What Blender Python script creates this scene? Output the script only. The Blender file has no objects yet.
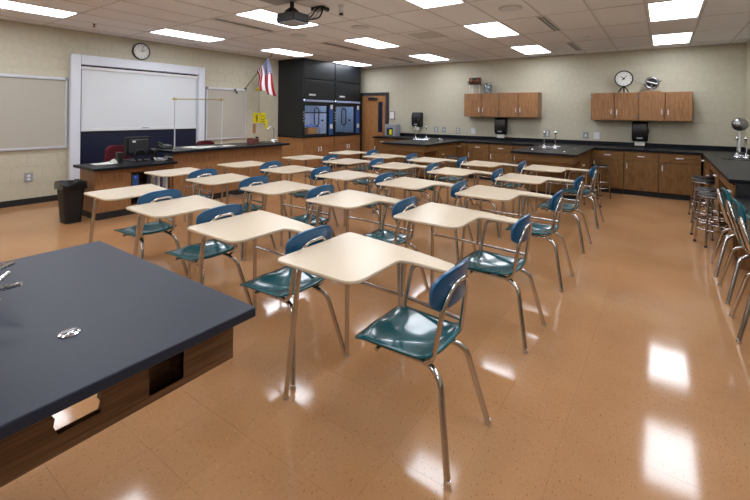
import bpy, math, random
from mathutils import Vector, Matrix
random.seed(7)
PI = math.pi
S = bpy.context.scene
COL = S.collection

# ------------------------------------------------------------------ camera
ROOM_L, ROOM_R, ROOM_B, ROOM_F, ROOM_H = -8.476, 1.27, 10.30, -2.25, 2.942
cam_d = bpy.data.cameras.new('camera')
cam = bpy.data.objects.new('camera', cam_d)
COL.objects.link(cam)
cam_d.sensor_fit = 'HORIZONTAL'
cam_d.sensor_width = 36.0
cam_d.lens = 411.4 / 750 * 36
cam_d.shift_x = -1.46 / 750
cam_d.shift_y = (113.6 - 250) / 750
cam_d.clip_start = 0.02
cam.matrix_world = (Matrix.Translation((0, 0, 1.54)) @ Matrix.Rotation(0.609, 4, 'Z')
                    @ Matrix.Rotation(PI / 2, 4, 'X') @ Matrix.Rotation(0.0107, 4, 'Z'))
S.camera = cam

# ------------------------------------------------------------------ world, exposure
LAMP = 12.0            # emission of the ceiling troffer diffusers
W = bpy.data.worlds.new('world'); S.world = W
W.use_nodes = True
W.node_tree.nodes['Background'].inputs[0].default_value = (0.6, 0.65, 0.75, 1)
W.node_tree.nodes['Background'].inputs[1].default_value = 0.2
vs = S.view_settings
vs.view_transform = 'Standard'
try: vs.look = 'None'
except Exception: pass
vs.exposure = 0.06
vs.gamma = 1.0
vs.use_curve_mapping = False

# ------------------------------------------------------------------ materials
def lin(c):
    return tuple((x / 12.92 if x <= .04045 else ((x + .055) / 1.055) ** 2.4) for x in [v / 255 for v in c])
MATS = {}
def mat(name, rgb, rough=.5, metal=0, spec=.5, coat=0, emis=None, estr=0, alpha=None, trans=0):
    m = bpy.data.materials.new(name); m.use_nodes = True
    b = m.node_tree.nodes['Principled BSDF']
    b.inputs['Base Color'].default_value = (*lin(rgb), 1)
    b.inputs['Roughness'].default_value = rough
    b.inputs['Metallic'].default_value = metal
    b.inputs['Specular IOR Level'].default_value = spec
    b.inputs['Coat Weight'].default_value = coat
    b.inputs['Transmission Weight'].default_value = trans
    if emis:
        b.inputs['Emission Color'].default_value = (*lin(emis), 1)
        b.inputs['Emission Strength'].default_value = estr
    MATS[name] = m
    return m
def nodes(m): return m.node_tree.nodes, m.node_tree.links, m.node_tree.nodes['Principled BSDF']
def mottled(name, c1, c2, scale=(5, 5, 5), nscale=4, detail=4, lo=.35, hi=.65, bump=0, bscale=60, **k):
    """base colour wanders between two colours by stretched noise in object space"""
    m = mat(name, c1, **k); N, L, b = nodes(m)
    tc = N.new('ShaderNodeTexCoord'); mp = N.new('ShaderNodeMapping'); mp.inputs['Scale'].default_value = scale
    nz = N.new('ShaderNodeTexNoise'); nz.inputs['Scale'].default_value = nscale; nz.inputs['Detail'].default_value = detail
    cr = N.new('ShaderNodeValToRGB')
    cr.color_ramp.elements[0].position = lo; cr.color_ramp.elements[0].color = (*lin(c1), 1)
    cr.color_ramp.elements[1].position = hi; cr.color_ramp.elements[1].color = (*lin(c2), 1)
    L.new(tc.outputs['Object'], mp.inputs[0]); L.new(mp.outputs[0], nz.inputs['Vector'])
    L.new(nz.outputs[0], cr.inputs[0]); L.new(cr.outputs[0], b.inputs['Base Color'])
    if bump:
        n2 = N.new('ShaderNodeTexNoise'); n2.inputs['Scale'].default_value = bscale; n2.inputs['Detail'].default_value = 2
        bp = N.new('ShaderNodeBump'); bp.inputs['Strength'].default_value = bump; bp.inputs['Distance'].default_value = .003
        L.new(tc.outputs['Object'], n2.inputs['Vector']); L.new(n2.outputs[0], bp.inputs['Height']); L.new(bp.outputs[0], b.inputs['Normal'])
    return m

mottled('wall_paint', (193, 187, 166), (199, 193, 172), nscale=3, bump=.25, bscale=90, rough=.55)
mottled('ceiling_tile', (232, 233, 238), (239, 240, 245), nscale=30, bump=.3, bscale=160, rough=.9, spec=.1)
mat('ceiling_grid', (205, 204, 204), rough=.6)
mottled('wood', (134, 92, 57), (166, 119, 77), scale=(14, 14, 1.2), nscale=5, detail=6, rough=.38)
mottled('wood_cross', (134, 92, 57), (166, 119, 77), scale=(1.2, 1.2, 22), nscale=5, detail=6, rough=.38)
mottled('wood_base', (106, 74, 38), (138, 100, 56), scale=(14, 14, 1.2), nscale=5, detail=6, rough=.38)
mottled('wood_base_cross', (106, 74, 38), (138, 100, 56), scale=(1.2, 1.2, 22), nscale=5, detail=6, rough=.38)
mottled('wood_light', (150, 104, 62), (180, 130, 82), scale=(14, 14, 1.0), nscale=5, detail=6, rough=.35)
mottled('wood_dark', (92, 64, 44), (128, 92, 66), scale=(6, 1.2, 30), nscale=4, detail=6, rough=.4)
mottled('black_top', (15, 17, 23), (22, 24, 31), nscale=40, rough=.36, spec=.22)
mottled('island_top', (34, 40, 55), (42, 48, 63), nscale=50, rough=.42, spec=.3)
mat('toe_kick', (28, 28, 30), rough=.6)
mottled('desk_top', (220, 203, 177), (226, 209, 184), nscale=80, rough=.25, spec=.5)
mat('desk_edge', (206, 190, 160), rough=.35)
mat('teal_plastic', (0, 86, 97), rough=.19, coat=.3)
mat('blue_plastic', (0, 80, 124), rough=.28, coat=.15)
mat('chrome', (198, 194, 192), rough=.13, metal=1)
mat('bright_chrome', (232, 234, 240), rough=.12, metal=1)
mat('steel', (150, 150, 152), rough=.3, metal=1)
mat('alu', (212, 215, 224), rough=.35, metal=.35)
mat('black_plastic', (18, 18, 21), rough=.35)
mat('dark_plastic', (40, 42, 48), rough=.4)
mat('grey_plastic', (150, 154, 160), rough=.45)
mat('hood_valance', (150, 164, 200), rough=.35)
mat('white_plastic', (225, 226, 228), rough=.4)
mat('white_frame', (224, 228, 238), rough=.4)
mat('screen_white', (222, 226, 230), rough=.7)
mat('black_board', (28, 33, 56), rough=.3)
mottled('tack_fabric', (170, 166, 155), (198, 193, 181), nscale=120, detail=2, rough=.95, spec=.05, bump=.4, bscale=200)
mat('hood_black', (22, 26, 31), rough=.38)
mat('hood_liner', (216, 222, 236), rough=.4)
mat('hood_blue', (52, 92, 160), rough=.4)
mat('lamp_white', (255, 250, 240), rough=.5, emis=(240, 246, 255), estr=LAMP)
mat('hood_lamp', (235, 240, 255), rough=.5, emis=(215, 228, 255), estr=8)
mat('door_frame', (52, 54, 60), rough=.45)
mat('maroon', (84, 26, 34), rough=.85, spec=.2)
mat('paper', (232, 232, 226), rough=.8)
mat('yellow', (240, 226, 40), rough=.5)
mat('copper', (128, 84, 58), rough=.4, metal=.5)
mat('cardboard', (166, 124, 82), rough=.85)
mat('bin_black', (13, 13, 15), rough=.5)
mat('bag_black', (14, 15, 20), rough=.22)
mat('screen_glow', (40, 60, 160), rough=.3, emis=(90, 110, 255), estr=1.0)
mat('handle_white', (222, 222, 226), rough=.35)
mat('navy', (26, 36, 66), rough=.5)
mat('brass', (190, 170, 110), rough=.3, metal=1)
mat('rubber', (30, 30, 30), rough=.7)
mat('red_box', (120, 66, 56), rough=.6)
mat('book_a', (150, 152, 160), rough=.6); mat('book_b', (90, 96, 110), rough=.6); mat('book_c', (190, 186, 176), rough=.6); mat('book_d', (58, 44, 60), rough=.6)
# clear glass that lets light straight through most of the way
def glassy(name, tint, fac):
    m = bpy.data.materials.new(name); m.use_nodes = True; N, L = m.node_tree.nodes, m.node_tree.links
    N.clear(); o = N.new('ShaderNodeOutputMaterial'); t = N.new('ShaderNodeBsdfTransparent'); g = N.new('ShaderNodeBsdfGlossy'); mx = N.new('ShaderNodeMixShader')
    t.inputs[0].default_value = (*lin(tint), 1); g.inputs['Roughness'].default_value = .03; mx.inputs[0].default_value = fac
    L.new(t.outputs[0], mx.inputs[1]); L.new(g.outputs[0], mx.inputs[2]); L.new(mx.outputs[0], o.inputs[0]); MATS[name] = m
glassy('glass', (225, 235, 240), .08)

# floor: vinyl composition tile, warm tan with streaky chips, waxed
def floor_mat():
    m = mat('floor_tile', (190, 128, 76), rough=.16, spec=.5); N, L, b = nodes(m)
    geo = N.new('ShaderNodeNewGeometry')
    def noise(sc, vec_scale, det=2):
        mp = N.new('ShaderNodeMapping'); mp.inputs['Scale'].default_value = vec_scale
        mp.inputs['Rotation'].default_value = (0, 0, .5)
        nz = N.new('ShaderNodeTexNoise'); nz.inputs['Scale'].default_value = sc; nz.inputs['Detail'].default_value = det
        L.new(geo.outputs['Position'], mp.inputs[0]); L.new(mp.outputs[0], nz.inputs['Vector']); return nz
    big = noise(1.6, (1, 1, 1), 4); chip = noise(140, (1, .35, 1), 3); lightc = noise(100, (.45, 1, 1), 3)
    r1 = N.new('ShaderNodeValToRGB')
    r1.color_ramp.elements[0].position = .3; r1.color_ramp.elements[0].color = (*lin((178, 131, 90)), 1)
    r1.color_ramp.elements[1].position = .7; r1.color_ramp.elements[1].color = (*lin((190, 143, 100)), 1)
    r2 = N.new('ShaderNodeValToRGB'); r2.color_ramp.elements[0].position = .62; r2.color_ramp.elements[0].color = (0, 0, 0, 1)
    r2.color_ramp.elements[1].position = .7; r2.color_ramp.elements[1].color = (.75, .75, .75, 1)
    r3 = N.new('ShaderNodeValToRGB'); r3.color_ramp.elements[0].position = .62; r3.color_ramp.elements[0].color = (0, 0, 0, 1)
    r3.color_ramp.elements[1].position = .7; r3.color_ramp.elements[1].color = (.5, .5, .5, 1)
    m1 = N.new('ShaderNodeMix'); m1.data_type = 'RGBA'; m2 = N.new('ShaderNodeMix'); m2.data_type = 'RGBA'
    L.new(big.outputs[0], r1.inputs[0]); L.new(chip.outputs[0], r2.inputs[0]); L.new(lightc.outputs[0], r3.inputs[0])
    L.new(r2.outputs[0], m1.inputs['Factor']); L.new(r1.outputs[0], m1.inputs['A']); m1.inputs['B'].default_value = (*lin((118, 76, 46)), 1)
    L.new(r3.outputs[0], m2.inputs['Factor']); L.new(m1.outputs['Result'], m2.inputs['A']); m2.inputs['B'].default_value = (*lin((204, 160, 114)), 1)
    L.new(m2.outputs['Result'], b.inputs['Base Color'])
    wav = noise(2.2, (1, 1, 1), 1); bp = N.new('ShaderNodeBump'); bp.inputs['Strength'].default_value = .04; bp.inputs['Distance'].default_value = .02
    L.new(wav.outputs[0], bp.inputs['Height']); L.new(bp.outputs[0], b.inputs['Normal'])
    rr = N.new('ShaderNodeMapRange'); rr.inputs['To Min'].default_value = .06; rr.inputs['To Max'].default_value = .12
    L.new(big.outputs[0], rr.inputs['Value']); L.new(rr.outputs[0], b.inputs['Roughness'])
floor_mat()
mat('floor_joint', (164, 114, 74), rough=.3)

# flag print: stripes and canton by UV
def flag_mat():
    m = mat('flag_cloth', (200, 30, 40), rough=.7, spec=.2); N, L, b = nodes(m)
    uv = N.new('ShaderNodeUVMap'); sp = N.new('ShaderNodeSeparateXYZ'); L.new(uv.outputs[0], sp.inputs[0])
    def math_(op, a, c):
        n = N.new('ShaderNodeMath'); n.operation = op
        for i, q in enumerate((a, c)):
            if q is None: continue
            if isinstance(q, (int, float)): n.inputs[i].default_value = q
            else: L.new(q, n.inputs[i])
        return n.outputs[0]
    U, V = sp.outputs[0], sp.outputs[1]
    st = math_('LESS_THAN', math_('MODULO', math_('MULTIPLY', V, 13.0), 2.0), 1.0)
    can = math_('MULTIPLY', math_('LESS_THAN', U, .4), math_('GREATER_THAN', V, 6 / 13))
    su = math_('SUBTRACT', math_('FRACT', math_('MULTIPLY', U, 15.0), None), .5)
    sv = math_('SUBTRACT', math_('FRACT', math_('MULTIPLY', V, 13.0), None), .5)
    star = math_('LESS_THAN', math_('ADD', math_('MULTIPLY', su, su), math_('MULTIPLY', sv, sv)), .09)
    a = N.new('ShaderNodeMix'); a.data_type = 'RGBA'; a.inputs['A'].default_value = (*lin((225, 220, 222)), 1); a.inputs['B'].default_value = (*lin((150, 24, 38)), 1)
    L.new(st, a.inputs['Factor'])
    c = N.new('ShaderNodeMix'); c.data_type = 'RGBA'; c.inputs['A'].default_value = (*lin((40, 44, 100)), 1); c.inputs['B'].default_value = (*lin((215, 215, 225)), 1)
    L.new(star, c.inputs['Factor'])
    d = N.new('ShaderNodeMix'); d.data_type = 'RGBA'; L.new(can, d.inputs['Factor']); L.new(a.outputs['Result'], d.inputs['A']); L.new(c.outputs['Result'], d.inputs['B'])
    L.new(d.outputs['Result'], b.inputs['Base Color'])
flag_mat()

# ------------------------------------------------------------------ mesh helpers
class MB:
    def __init__(s): s.v = []; s.f = []
    def quadbox(s, c):
        n = len(s.v); s.v += c
        s.f += [(n, n+3, n+2, n+1), (n+4, n+5, n+6, n+7), (n, n+1, n+5, n+4), (n+1, n+2, n+6, n+5), (n+2, n+3, n+7, n+6), (n+3, n, n+4, n+7)]
        return s
    def box(s, x0, y0, z0, x1, y1, z1):
        if x0 > x1: x0, x1 = x1, x0
        if y0 > y1: y0, y1 = y1, y0
        if z0 > z1: z0, z1 = z1, z0
        return s.quadbox([(x0,y0,z0),(x1,y0,z0),(x1,y1,z0),(x0,y1,z0),(x0,y0,z1),(x1,y0,z1),(x1,y1,z1),(x0,y1,z1)])
    def tube(s, pts, r, n=10, closed=False):
        P = [Vector(p) for p in pts]; m = len(P)
        R = r if isinstance(r, (list, tuple)) else [r] * m
        T = []
        for i in range(m):
            if closed: t = P[(i+1) % m] - P[i-1]
            else: t = P[min(i+1, m-1)] - P[max(i-1, 0)]
            T.append(t.normalized())
        up = Vector((0, 0, 1)) if abs(T[0].z) < .9 else Vector((1, 0, 0))
        nv = (up - T[0] * up.dot(T[0])).normalized(); base = len(s.v)
        for i in range(m):
            if i:
                nv = nv - T[i] * nv.dot(T[i]); nv.normalize()
            bv = T[i].cross(nv)
            for k in range(n):
                a = 2 * PI * k / n
                s.v.append(tuple(P[i] + (nv * math.cos(a) + bv * math.sin(a)) * R[i]))
        for i in range(m if closed else m - 1):
            j = (i + 1) % m
            for k in range(n):
                l = (k + 1) % n
                s.f.append((base+i*n+k, base+i*n+l, base+j*n+l, base+j*n+k))
        if not closed:
            s.f.append(tuple(base + k for k in reversed(range(n)))); s.f.append(tuple(base + (m-1)*n + k for k in range(n)))
        return s
    def cyl(s, p0, p1, r0, r1=None, n=16): return s.tube([p0, p1], [r0, r0 if r1 is None else r1], n)
    def lathe(s, prof, c=(0, 0, 0), n=24, axis='z', cap=True):
        base = len(s.v); c = Vector(c)
        for (r, h) in prof:
            for k in range(n):
                a = 2 * PI * k / n; x, y = r * math.cos(a), r * math.sin(a)
                p = {'z': (x, y, h), 'x': (h, x, y), 'y': (y, h, x)}[axis]
                s.v.append(tuple(c + Vector(p)))
        for i in range(len(prof) - 1):
            for k in range(n):
                l = (k + 1) % n; s.f.append((base+i*n+k, base+i*n+l, base+(i+1)*n+l, base+(i+1)*n+k))
        if cap:
            s.f.append(tuple(base + k for k in reversed(range(n)))); s.f.append(tuple(base + (len(prof)-1)*n + k for k in range(n)))
        return s
    def prism(s, poly, z0, z1, mapf=None):
        n = len(poly); b = len(s.v)
        for z in (z0, z1):
            for (x, y) in poly: s.v.append(mapf(x, y, z) if mapf else (x, y, z))
        s.f.append(tuple(b + k for k in reversed(range(n)))); s.f.append(tuple(b + n + k for k in range(n)))
        for k in range(n):
            l = (k + 1) % n; s.f.append((b+k, b+l, b+n+l, b+n+k))
        return s
    def grid(s, fn, nu, nv):
        b = len(s.v)
        for i in range(nu + 1):
            for j in range(nv + 1): s.v.append(tuple(fn(i / nu, j / nv)))
        for i in range(nu):
            for j in range(nv):
                a = b + i*(nv+1) + j; s.f.append((a, a+nv+1, a+nv+2, a+1))
        return s
    def mesh(s, name):
        me = bpy.data.meshes.new(name); me.from_pydata(s.v, [], s.f); me.validate(); me.update(); return me
    def obj(s, name, m, parent=None, smooth=None, bevel=0, solid=0, loc=None, seg=2):
        me = s.mesh(name); me.materials.append(MATS[m])
        o = bpy.data.objects.new(name, me); COL.objects.link(o)
        if parent is not None: o.parent = parent
        if loc is not None: o.location = loc
        if smooth is not None:
            me.polygons.foreach_set('use_smooth', [True] * len(me.polygons))
            if smooth < 180: me.set_sharp_from_angle(angle=math.radians(smooth))
        if solid:
            md = o.modifiers.new('solid', 'SOLIDIFY'); md.thickness = solid; md.offset = 0
        if bevel:
            md = o.modifiers.new('bevel', 'BEVEL'); md.width = bevel; md.segments = seg; md.limit_method = 'ANGLE'; md.angle_limit = math.radians(40)
        return o
def B(x0, y0, z0, x1, y1, z1): return MB().box(x0, y0, z0, x1, y1, z1)
def smooth_path(pts, n=6):
    P = [Vector(p) for p in pts]; out = []
    for i in range(len(P) - 1):
        p0 = P[max(i-1, 0)]; p1 = P[i]; p2 = P[i+1]; p3 = P[min(i+2, len(P)-1)]
        for k in range(n):
            t = k / n
            out.append(.5 * ((2*p1) + (p2-p0)*t + (2*p0-5*p1+4*p2-p3)*t*t + (3*p1-p0-3*p2+p3)*t**3))
    out.append(P[-1]); return out
def fillet(pts, r=.03, n=5):
    """polyline with rounded corners"""
    P = [Vector(p) for p in pts]; out = [P[0]]
    for i in range(1, len(P) - 1):
        a = (P[i-1] - P[i]); b = (P[i+1] - P[i]); d = min(r, a.length * .48, b.length * .48)
        p, q = P[i] + a.normalized() * d, P[i] + b.normalized() * d
        for k in range(n + 1):
            t = k / n; out.append(p * (1-t)**2 + P[i] * 2*t*(1-t) + q * t*t)
    out.append(P[-1]); return out
def rrect(x0, y0, x1, y1, r, n=5):
    out = []
    for cx, cy, a in ((x1-r, y1-r, 0), (x0+r, y1-r, 90), (x0+r, y0+r, 180), (x1-r, y0+r, 270)):
        for k in range(n + 1):
            t = math.radians(a + 90 * k / n); out.append((cx + r*math.cos(t), cy + r*math.sin(t)))
    return out
def round_poly(pts, radii, n=6):
    m = len(pts); out = []
    for i in range(m):
        p = Vector(pts[i]).to_2d(); a = Vector(pts[i-1]).to_2d() - p; b = Vector(pts[(i+1) % m]).to_2d() - p
        d = min(radii[i], a.length*.49, b.length*.49); s, e = p + a.normalized()*d, p + b.normalized()*d
        for k in range(n + 1):
            t = k / n; q = s*(1-t)**2 + p*2*t*(1-t) + e*t*t; out.append((q.x, q.y))
    return out
def tag(o, label, cat, group=None, kind=None):
    o['label'] = label
    o['category'] = cat
    if group: o['group'] = group
    if kind: o['kind'] = kind
    return o
def thing(name, label, cat, loc=(0, 0, 0), rz=0, group=None):
    o = bpy.data.objects.new(name, None); COL.objects.link(o); o.empty_display_size = .1
    o.location = loc; o.rotation_euler = (0, 0, rz)
    return tag(o, label, cat, group)
def struct(o, label=None):
    o['kind'] = 'structure'
    if label: o['label'] = label
    return o
def dup(root, loc, rz=None, label=None):
    r = root.copy(); COL.objects.link(r); r.location = loc
    if rz is not None: r.rotation_euler = (0, 0, rz)
    if label: r['label'] = label
    for ch in list(root.children):
        c = ch.copy(); COL.objects.link(c); c.parent = r
        for g in list(ch.children):
            d = g.copy(); COL.objects.link(d); d.parent = c
    return r
def clone(o, parent, loc):
    c = o.copy(); COL.objects.link(c); c.parent = parent; c.location = loc; return c

# ================================================================== ROOM SHELL
L_, R_, B_, F_, H_ = ROOM_L, ROOM_R, ROOM_B, ROOM_F, ROOM_H
floor = struct(B(L_-.1, F_-.1, -.12, R_+.1, B_+.1, -.004).obj('floor', 'floor_joint'), 'tan waxed vinyl tile floor')
wall_left = struct(B(L_-.1, F_-.1, -.1, L_, B_+.1, H_+.15).obj('wall_left', 'wall_paint'), 'beige painted block wall behind the whiteboard')
wall_back = struct(B(L_, B_, -.1, R_, B_+.1, H_+.15).obj('wall_back', 'wall_paint'), 'beige painted block wall behind the lab counters')
wall_right = struct(B(R_, F_-.1, -.1, R_+.1, B_+.1, H_+.15).obj('wall_right', 'wall_paint'), 'beige painted block wall at the right counter')
wall_front = struct(B(L_, F_-.1, -.1, R_, F_, H_+.15).obj('wall_front', 'wall_paint'), 'beige painted wall behind the viewer')
ceiling = struct(B(L_, F_, H_+.03, R_, B_, H_+.15).obj('ceiling', 'ceiling_tile'), 'suspended ceiling of beige acoustic tiles')

# floor tiles: the 300 that show largest are single parts, the rest one stuff part
TS = .305; X0, Y0 = -.0816, 2.1756
sight = []
i0, i1 = math.floor((L_ - X0) / TS), math.ceil((R_ - X0) / TS)
j0, j1 = math.floor((F_ - Y0) / TS), math.ceil((B_ - Y0) / TS)
for i in range(i0, i1):
    for j in range(j0, j1):
        x, y = X0 + i*TS, Y0 + j*TS
        xa, xb, ya, yb = max(x, L_), min(x+TS, R_), max(y, F_), min(y+TS, B_)
        if xb - xa < .02 or yb - ya < .02: continue
        cx, cy = x + TS/2, y + TS/2
        dep = -cx*math.sin(.609) + cy*math.cos(.609); lat = cx*math.cos(.609) + cy*math.sin(.609)
        full = xb - xa > TS - .001 and yb - ya > TS - .001
        seen = dep > 1.5 and abs(lat / dep) < .95 and not (-7.1 < cx < -6.5 and 2.5 < cy < 5.9)
        sight.append((0 if (seen and full) else 1, dep*dep if dep > 0 else 1e6, xa, xb, ya, yb))
sight.sort()
g = .0003
tile_me = B(-TS/2+g, -TS/2+g, -.004, TS/2-g, TS/2-g, 0).mesh('floor_tile'); tile_me.materials.append(MATS['floor_tile'])
rest = MB()
for k, (s_, d_, xa, xb, ya, yb) in enumerate(sight):
    if k < 300 and s_ == 0:
        o = bpy.data.objects.new('floor_tile', tile_me); COL.objects.link(o); o.parent = floor; o.location = ((xa+xb)/2, (ya+yb)/2, 0)
    else: rest.box(xa+g, ya+g, -.004, xb-g, yb-g, 0)
o = rest.obj('floor_tiles', 'floor_tile', floor); o['kind'] = 'stuff'

# ceiling grid: 2x4 ft lay-in tiles, tees, lights in the grid
GX = [L_ + .0005]; x = -.198 - .61 * 13
while x < R_ - .05:
    if x > L_ + .05: GX.append(x)
    x += .61
GX.append(R_)
GY = [F_]; y = 6.084 - 1.22 * 6
while y < B_ - .05:
    if y > F_ + .05: GY.append(y)
    y += 1.22
GY.append(B_)
lights = []
for ci in range(4):
    for rj in range(-3, 2): lights.append((-.198 - 2.44*ci, 6.084 + 2.44*rj))
def is_light(xa, ya): return any(abs(xa-lx) < .1 and abs(ya-ly) < .1 for lx, ly in lights)
tile_cache = {}
for a in range(len(GX) - 1):
    for b in range(len(GY) - 1):
        xa, xb, ya, yb = GX[a], GX[a+1], GY[b], GY[b+1]
        if is_light(xa, ya): continue
        w, l = round(xb-xa, 3), round(yb-ya, 3)
        if (w, l) not in tile_cache:
            me = B(-w/2+.009, -l/2+.009, 0, w/2-.009, l/2-.009, .012).mesh('ceiling_tile'); me.materials.append(MATS['ceiling_tile']); tile_cache[(w, l)] = me
        o = bpy.data.objects.new('ceiling_tile', tile_cache[(w, l)]); COL.objects.link(o); o.parent = ceiling
        o.location = ((xa+xb)/2, (ya+yb)/2, H_ + .004)
for x in GX: B(max(x-.012, L_), F_, H_-.001, min(x+.012, R_), B_, H_+.025).obj('grid_tee', 'ceiling_grid', ceiling)
for y in GY: B(L_, max(y-.012, F_), H_-.0005, R_, min(y+.012, B_), H_+.024).obj('grid_tee', 'ceiling_grid', ceiling)
# wall angle moulding
struct(B(L_, F_, H_-.004, L_+.024, B_, H_).obj('trim_1', 'ceiling_grid')); struct(B(L_, B_-.024, H_-.004, R_, B_, H_).obj('trim_2', 'ceiling_grid'))

rows_txt = {-3: 'nearest the viewer', -2: 'second from the viewer', -1: 'third from the far cabinets', 0: 'second from the far cabinets', 1: 'nearest the far cabinets'}
cols_txt = ['over the right aisle', 'over the right desk columns', 'over the left desk columns', 'along the whiteboard wall']
proto = None; n = 0
for ci in range(4):
    for rj in range(-3, 2):
        lx, ly = -.198 - 2.44*ci, 6.084 + 2.44*rj
        lab = 'lit white ceiling troffer %s, %s' % (cols_txt[ci], rows_txt[rj])
        loc = (lx + .305, ly + .61, H_)
        if proto is None:
            proto = thing('ceiling_light', lab, 'ceiling light', loc, 0, 'recessed troffers in the ceiling grid')
            f = MB(); t = .028
            f.box(-.298, -.603, -.004, -.298+t, .603, .02).box(.298-t, -.603, -.004, .298, .603, .02).box(-.298+t, -.603, -.004, .298-t, -.603+t, .02).box(-.298+t, .603-t, -.004, .298-t, .603, .02)
            f.obj('frame', 'white_plastic', proto)
            B(-.2705, -.5755, .002, .2705, .5755, .012).obj('diffuser', 'lamp_white', proto)
        else: dup(proto, loc, None, lab)

# concrete blocks (each a child of its wall)
def blocks(wall, u0, u1, z0, z1, place, skip):
    BL, BH = .4064, .2032; cache = {}; cnt = 0
    k = math.floor(z0 / BH)
    while k * BH < z1 - .02:
        za, zb = k*BH, min((k+1)*BH, H_ - .002)
        q = math.floor(u0 / BL) - 1
        while True:
            ua = q*BL + (BL/2 if k % 2 else 0); ub = ua + BL; q += 1
            if ua > u1: break
            a, b = max(ua, u0), min(ub, u1)
            if b - a < .03 or zb - za < .03: continue
            if any(a >= s[0]-.01 and b <= s[1]+.01 and za >= s[2]-.01 and zb <= s[3]+.01 for s in skip): continue
            w, h = round(b-a-.008, 3), round(zb-za-.008, 3)
            if (w, h) not in cache:
                m = MB(); c = .002; d = .0028
                P = [(-w/2, 0, -h/2), (w/2, 0, -h/2), (w/2, 0, h/2), (-w/2, 0, h/2), (-w/2+c, d, -h/2+c), (w/2-c, d, -h/2+c), (w/2-c, d, h/2-c), (-w/2+c, d, h/2-c)]
                m.v = P; m.f = [(4, 7, 6, 5), (0, 4, 5, 1), (1, 5, 6, 2), (2, 6, 7, 3), (3, 7, 4, 0)]
                me = m.mesh('block'); me.materials.append(MATS['wall_paint']); cache[(w, h)] = me
            o = bpy.data.objects.new('block', cache[(w, h)]); COL.objects.link(o); o.parent = wall
            place(o, (a+b)/2, (za+zb)/2); cnt += 1
        k += 1
    return cnt
def pl_left(o, u, z): o.location = (L_, u, z); o.rotation_euler = (0, 0, -PI/2)
def pl_back(o, u, z): o.location = (u, B_, z); o.rotation_euler = (0, 0, PI)
def pl_right(o, u, z): o.location = (R_, u, z); o.rotation_euler = (0, 0, PI/2)
n1 = blocks(wall_left, .8, 7.5, 0, H_, pl_left, [(2.82, 5.36, .0, 2.5), (0, 2.75, .92, 2.08), (5.4, 6.46, .0, 2.08), (2.8, 7.6, 0, .6)])
n2 = blocks(wall_back, -7.45, R_, .72, H_, pl_back, [(-7.78, -6.75, 0, 2.15), (-4.18, -2.36, 1.5, 2.07), (-1.27, .44, 1.47, 2.03), (-8, 2, 0, .95)])
n3 = blocks(wall_right, 6.0, B_, .72, H_, pl_right, [(6, 11, 0, .95)])
# baseboard
struct(B(L_, F_, 0, L_+.008, 7.5, .1).obj('baseboard_left', 'toe_kick'), 'black vinyl cove base along the whiteboard wall')

# ================================================================== LEFT (WHITEBOARD) WALL
def board(name, y0, y1, z0, z1, label, clip=False):
    t = thing(name, label, 'tackboard', (L_, (y0+y1)/2, z0), 0, 'framed fabric tackboards')
    w = (y1-y0)/2; h = z1-z0
    B(.007, -w+.02, .02, .03, w-.02, h-.02).obj('fabric_panel', 'tack_fabric', t)
    B(.006, -w, 0, .04, w, .035).obj('frame_rail', 'alu', t, bevel=.004); B(.006, -w, h-.045, .055, w, h).obj('frame_rail', 'alu', t, bevel=.004)
    B(.006, -w, .035, .04, -w+.03, h-.045).obj('frame_rail', 'alu', t, bevel=.004); B(.006, w-.03, .035, .04, w, h-.045).obj('frame_rail', 'alu', t, bevel=.004)
    for yy in (-w+.02, w-.02): B(.03, yy-.02, h-.05, .062, yy+.02, h+.006).obj('rail_end_cap', 'grey_plastic', t)
    if clip:
        c = B(.055, w-.36, h-.05, .075, w-.32, h-.005).obj('map_hook', 'dark_plastic', t); MB().tube(fillet([(.07, w-.33, h-.04), (.1, w-.33, h-.1), (.07, w-.28, h-.12), (.06, w-.3, h-.05)], .02), .01, 8).obj('hook', 'dark_plastic', c)
    return t
board('tackboard', .33, 2.77, .89, 2.10, 'wide grey fabric tackboard left of the whiteboard frame')
board('tackboard', 5.40, 6.48, .90, 2.10, 'narrow grey fabric tackboard right of the whiteboard frame', True)

t = thing('whiteboard_unit', 'large white framed board with a lowered white projection screen', 'whiteboard', (L_, 4.065, .12))
ww, hh = 1.265, 2.40
B(.006, -ww, 0, .1, -ww+.15, hh).obj('jamb', 'white_frame', t, bevel=.012); B(.006, ww-.15, 0, .1, ww, hh).obj('jamb', 'white_frame', t, bevel=.012)
B(.006, -ww+.15, hh-.17, .1, ww-.15, hh).obj('head_rail', 'white_frame', t, bevel=.012); B(.006, -ww+.15, 0, .1, ww-.15, .12).obj('sill_rail', 'white_frame', t, bevel=.012)
B(.006, -ww+.15, .12, .03, ww-.15, hh-.17).obj('blackboard', 'black_board', t)
B(.028, -ww+.15, .12, .05, -ww+.165, hh-.17).obj('inner_stop', 'alu', t); B(.028, ww-.165, .12, .05, ww-.15, hh-.17).obj('inner_stop', 'alu', t)
sc = B(.048, -ww+.175, 1.065, .052, ww-.175, hh-.21).obj('projection_screen', 'screen_white', t)
B(.042, -ww+.172, 1.05, .066, ww-.172, 1.10).obj('bottom_bar', 'white_plastic', sc, bevel=.006)
B(.06, -.06, 1.085, .078, .06, 1.10).obj('pull_handle', 'grey_plastic', sc)
B(.035, -ww+.16, hh-.25, .075, ww-.16, hh-.2).obj('screen_case', 'white_plastic', sc)

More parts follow.
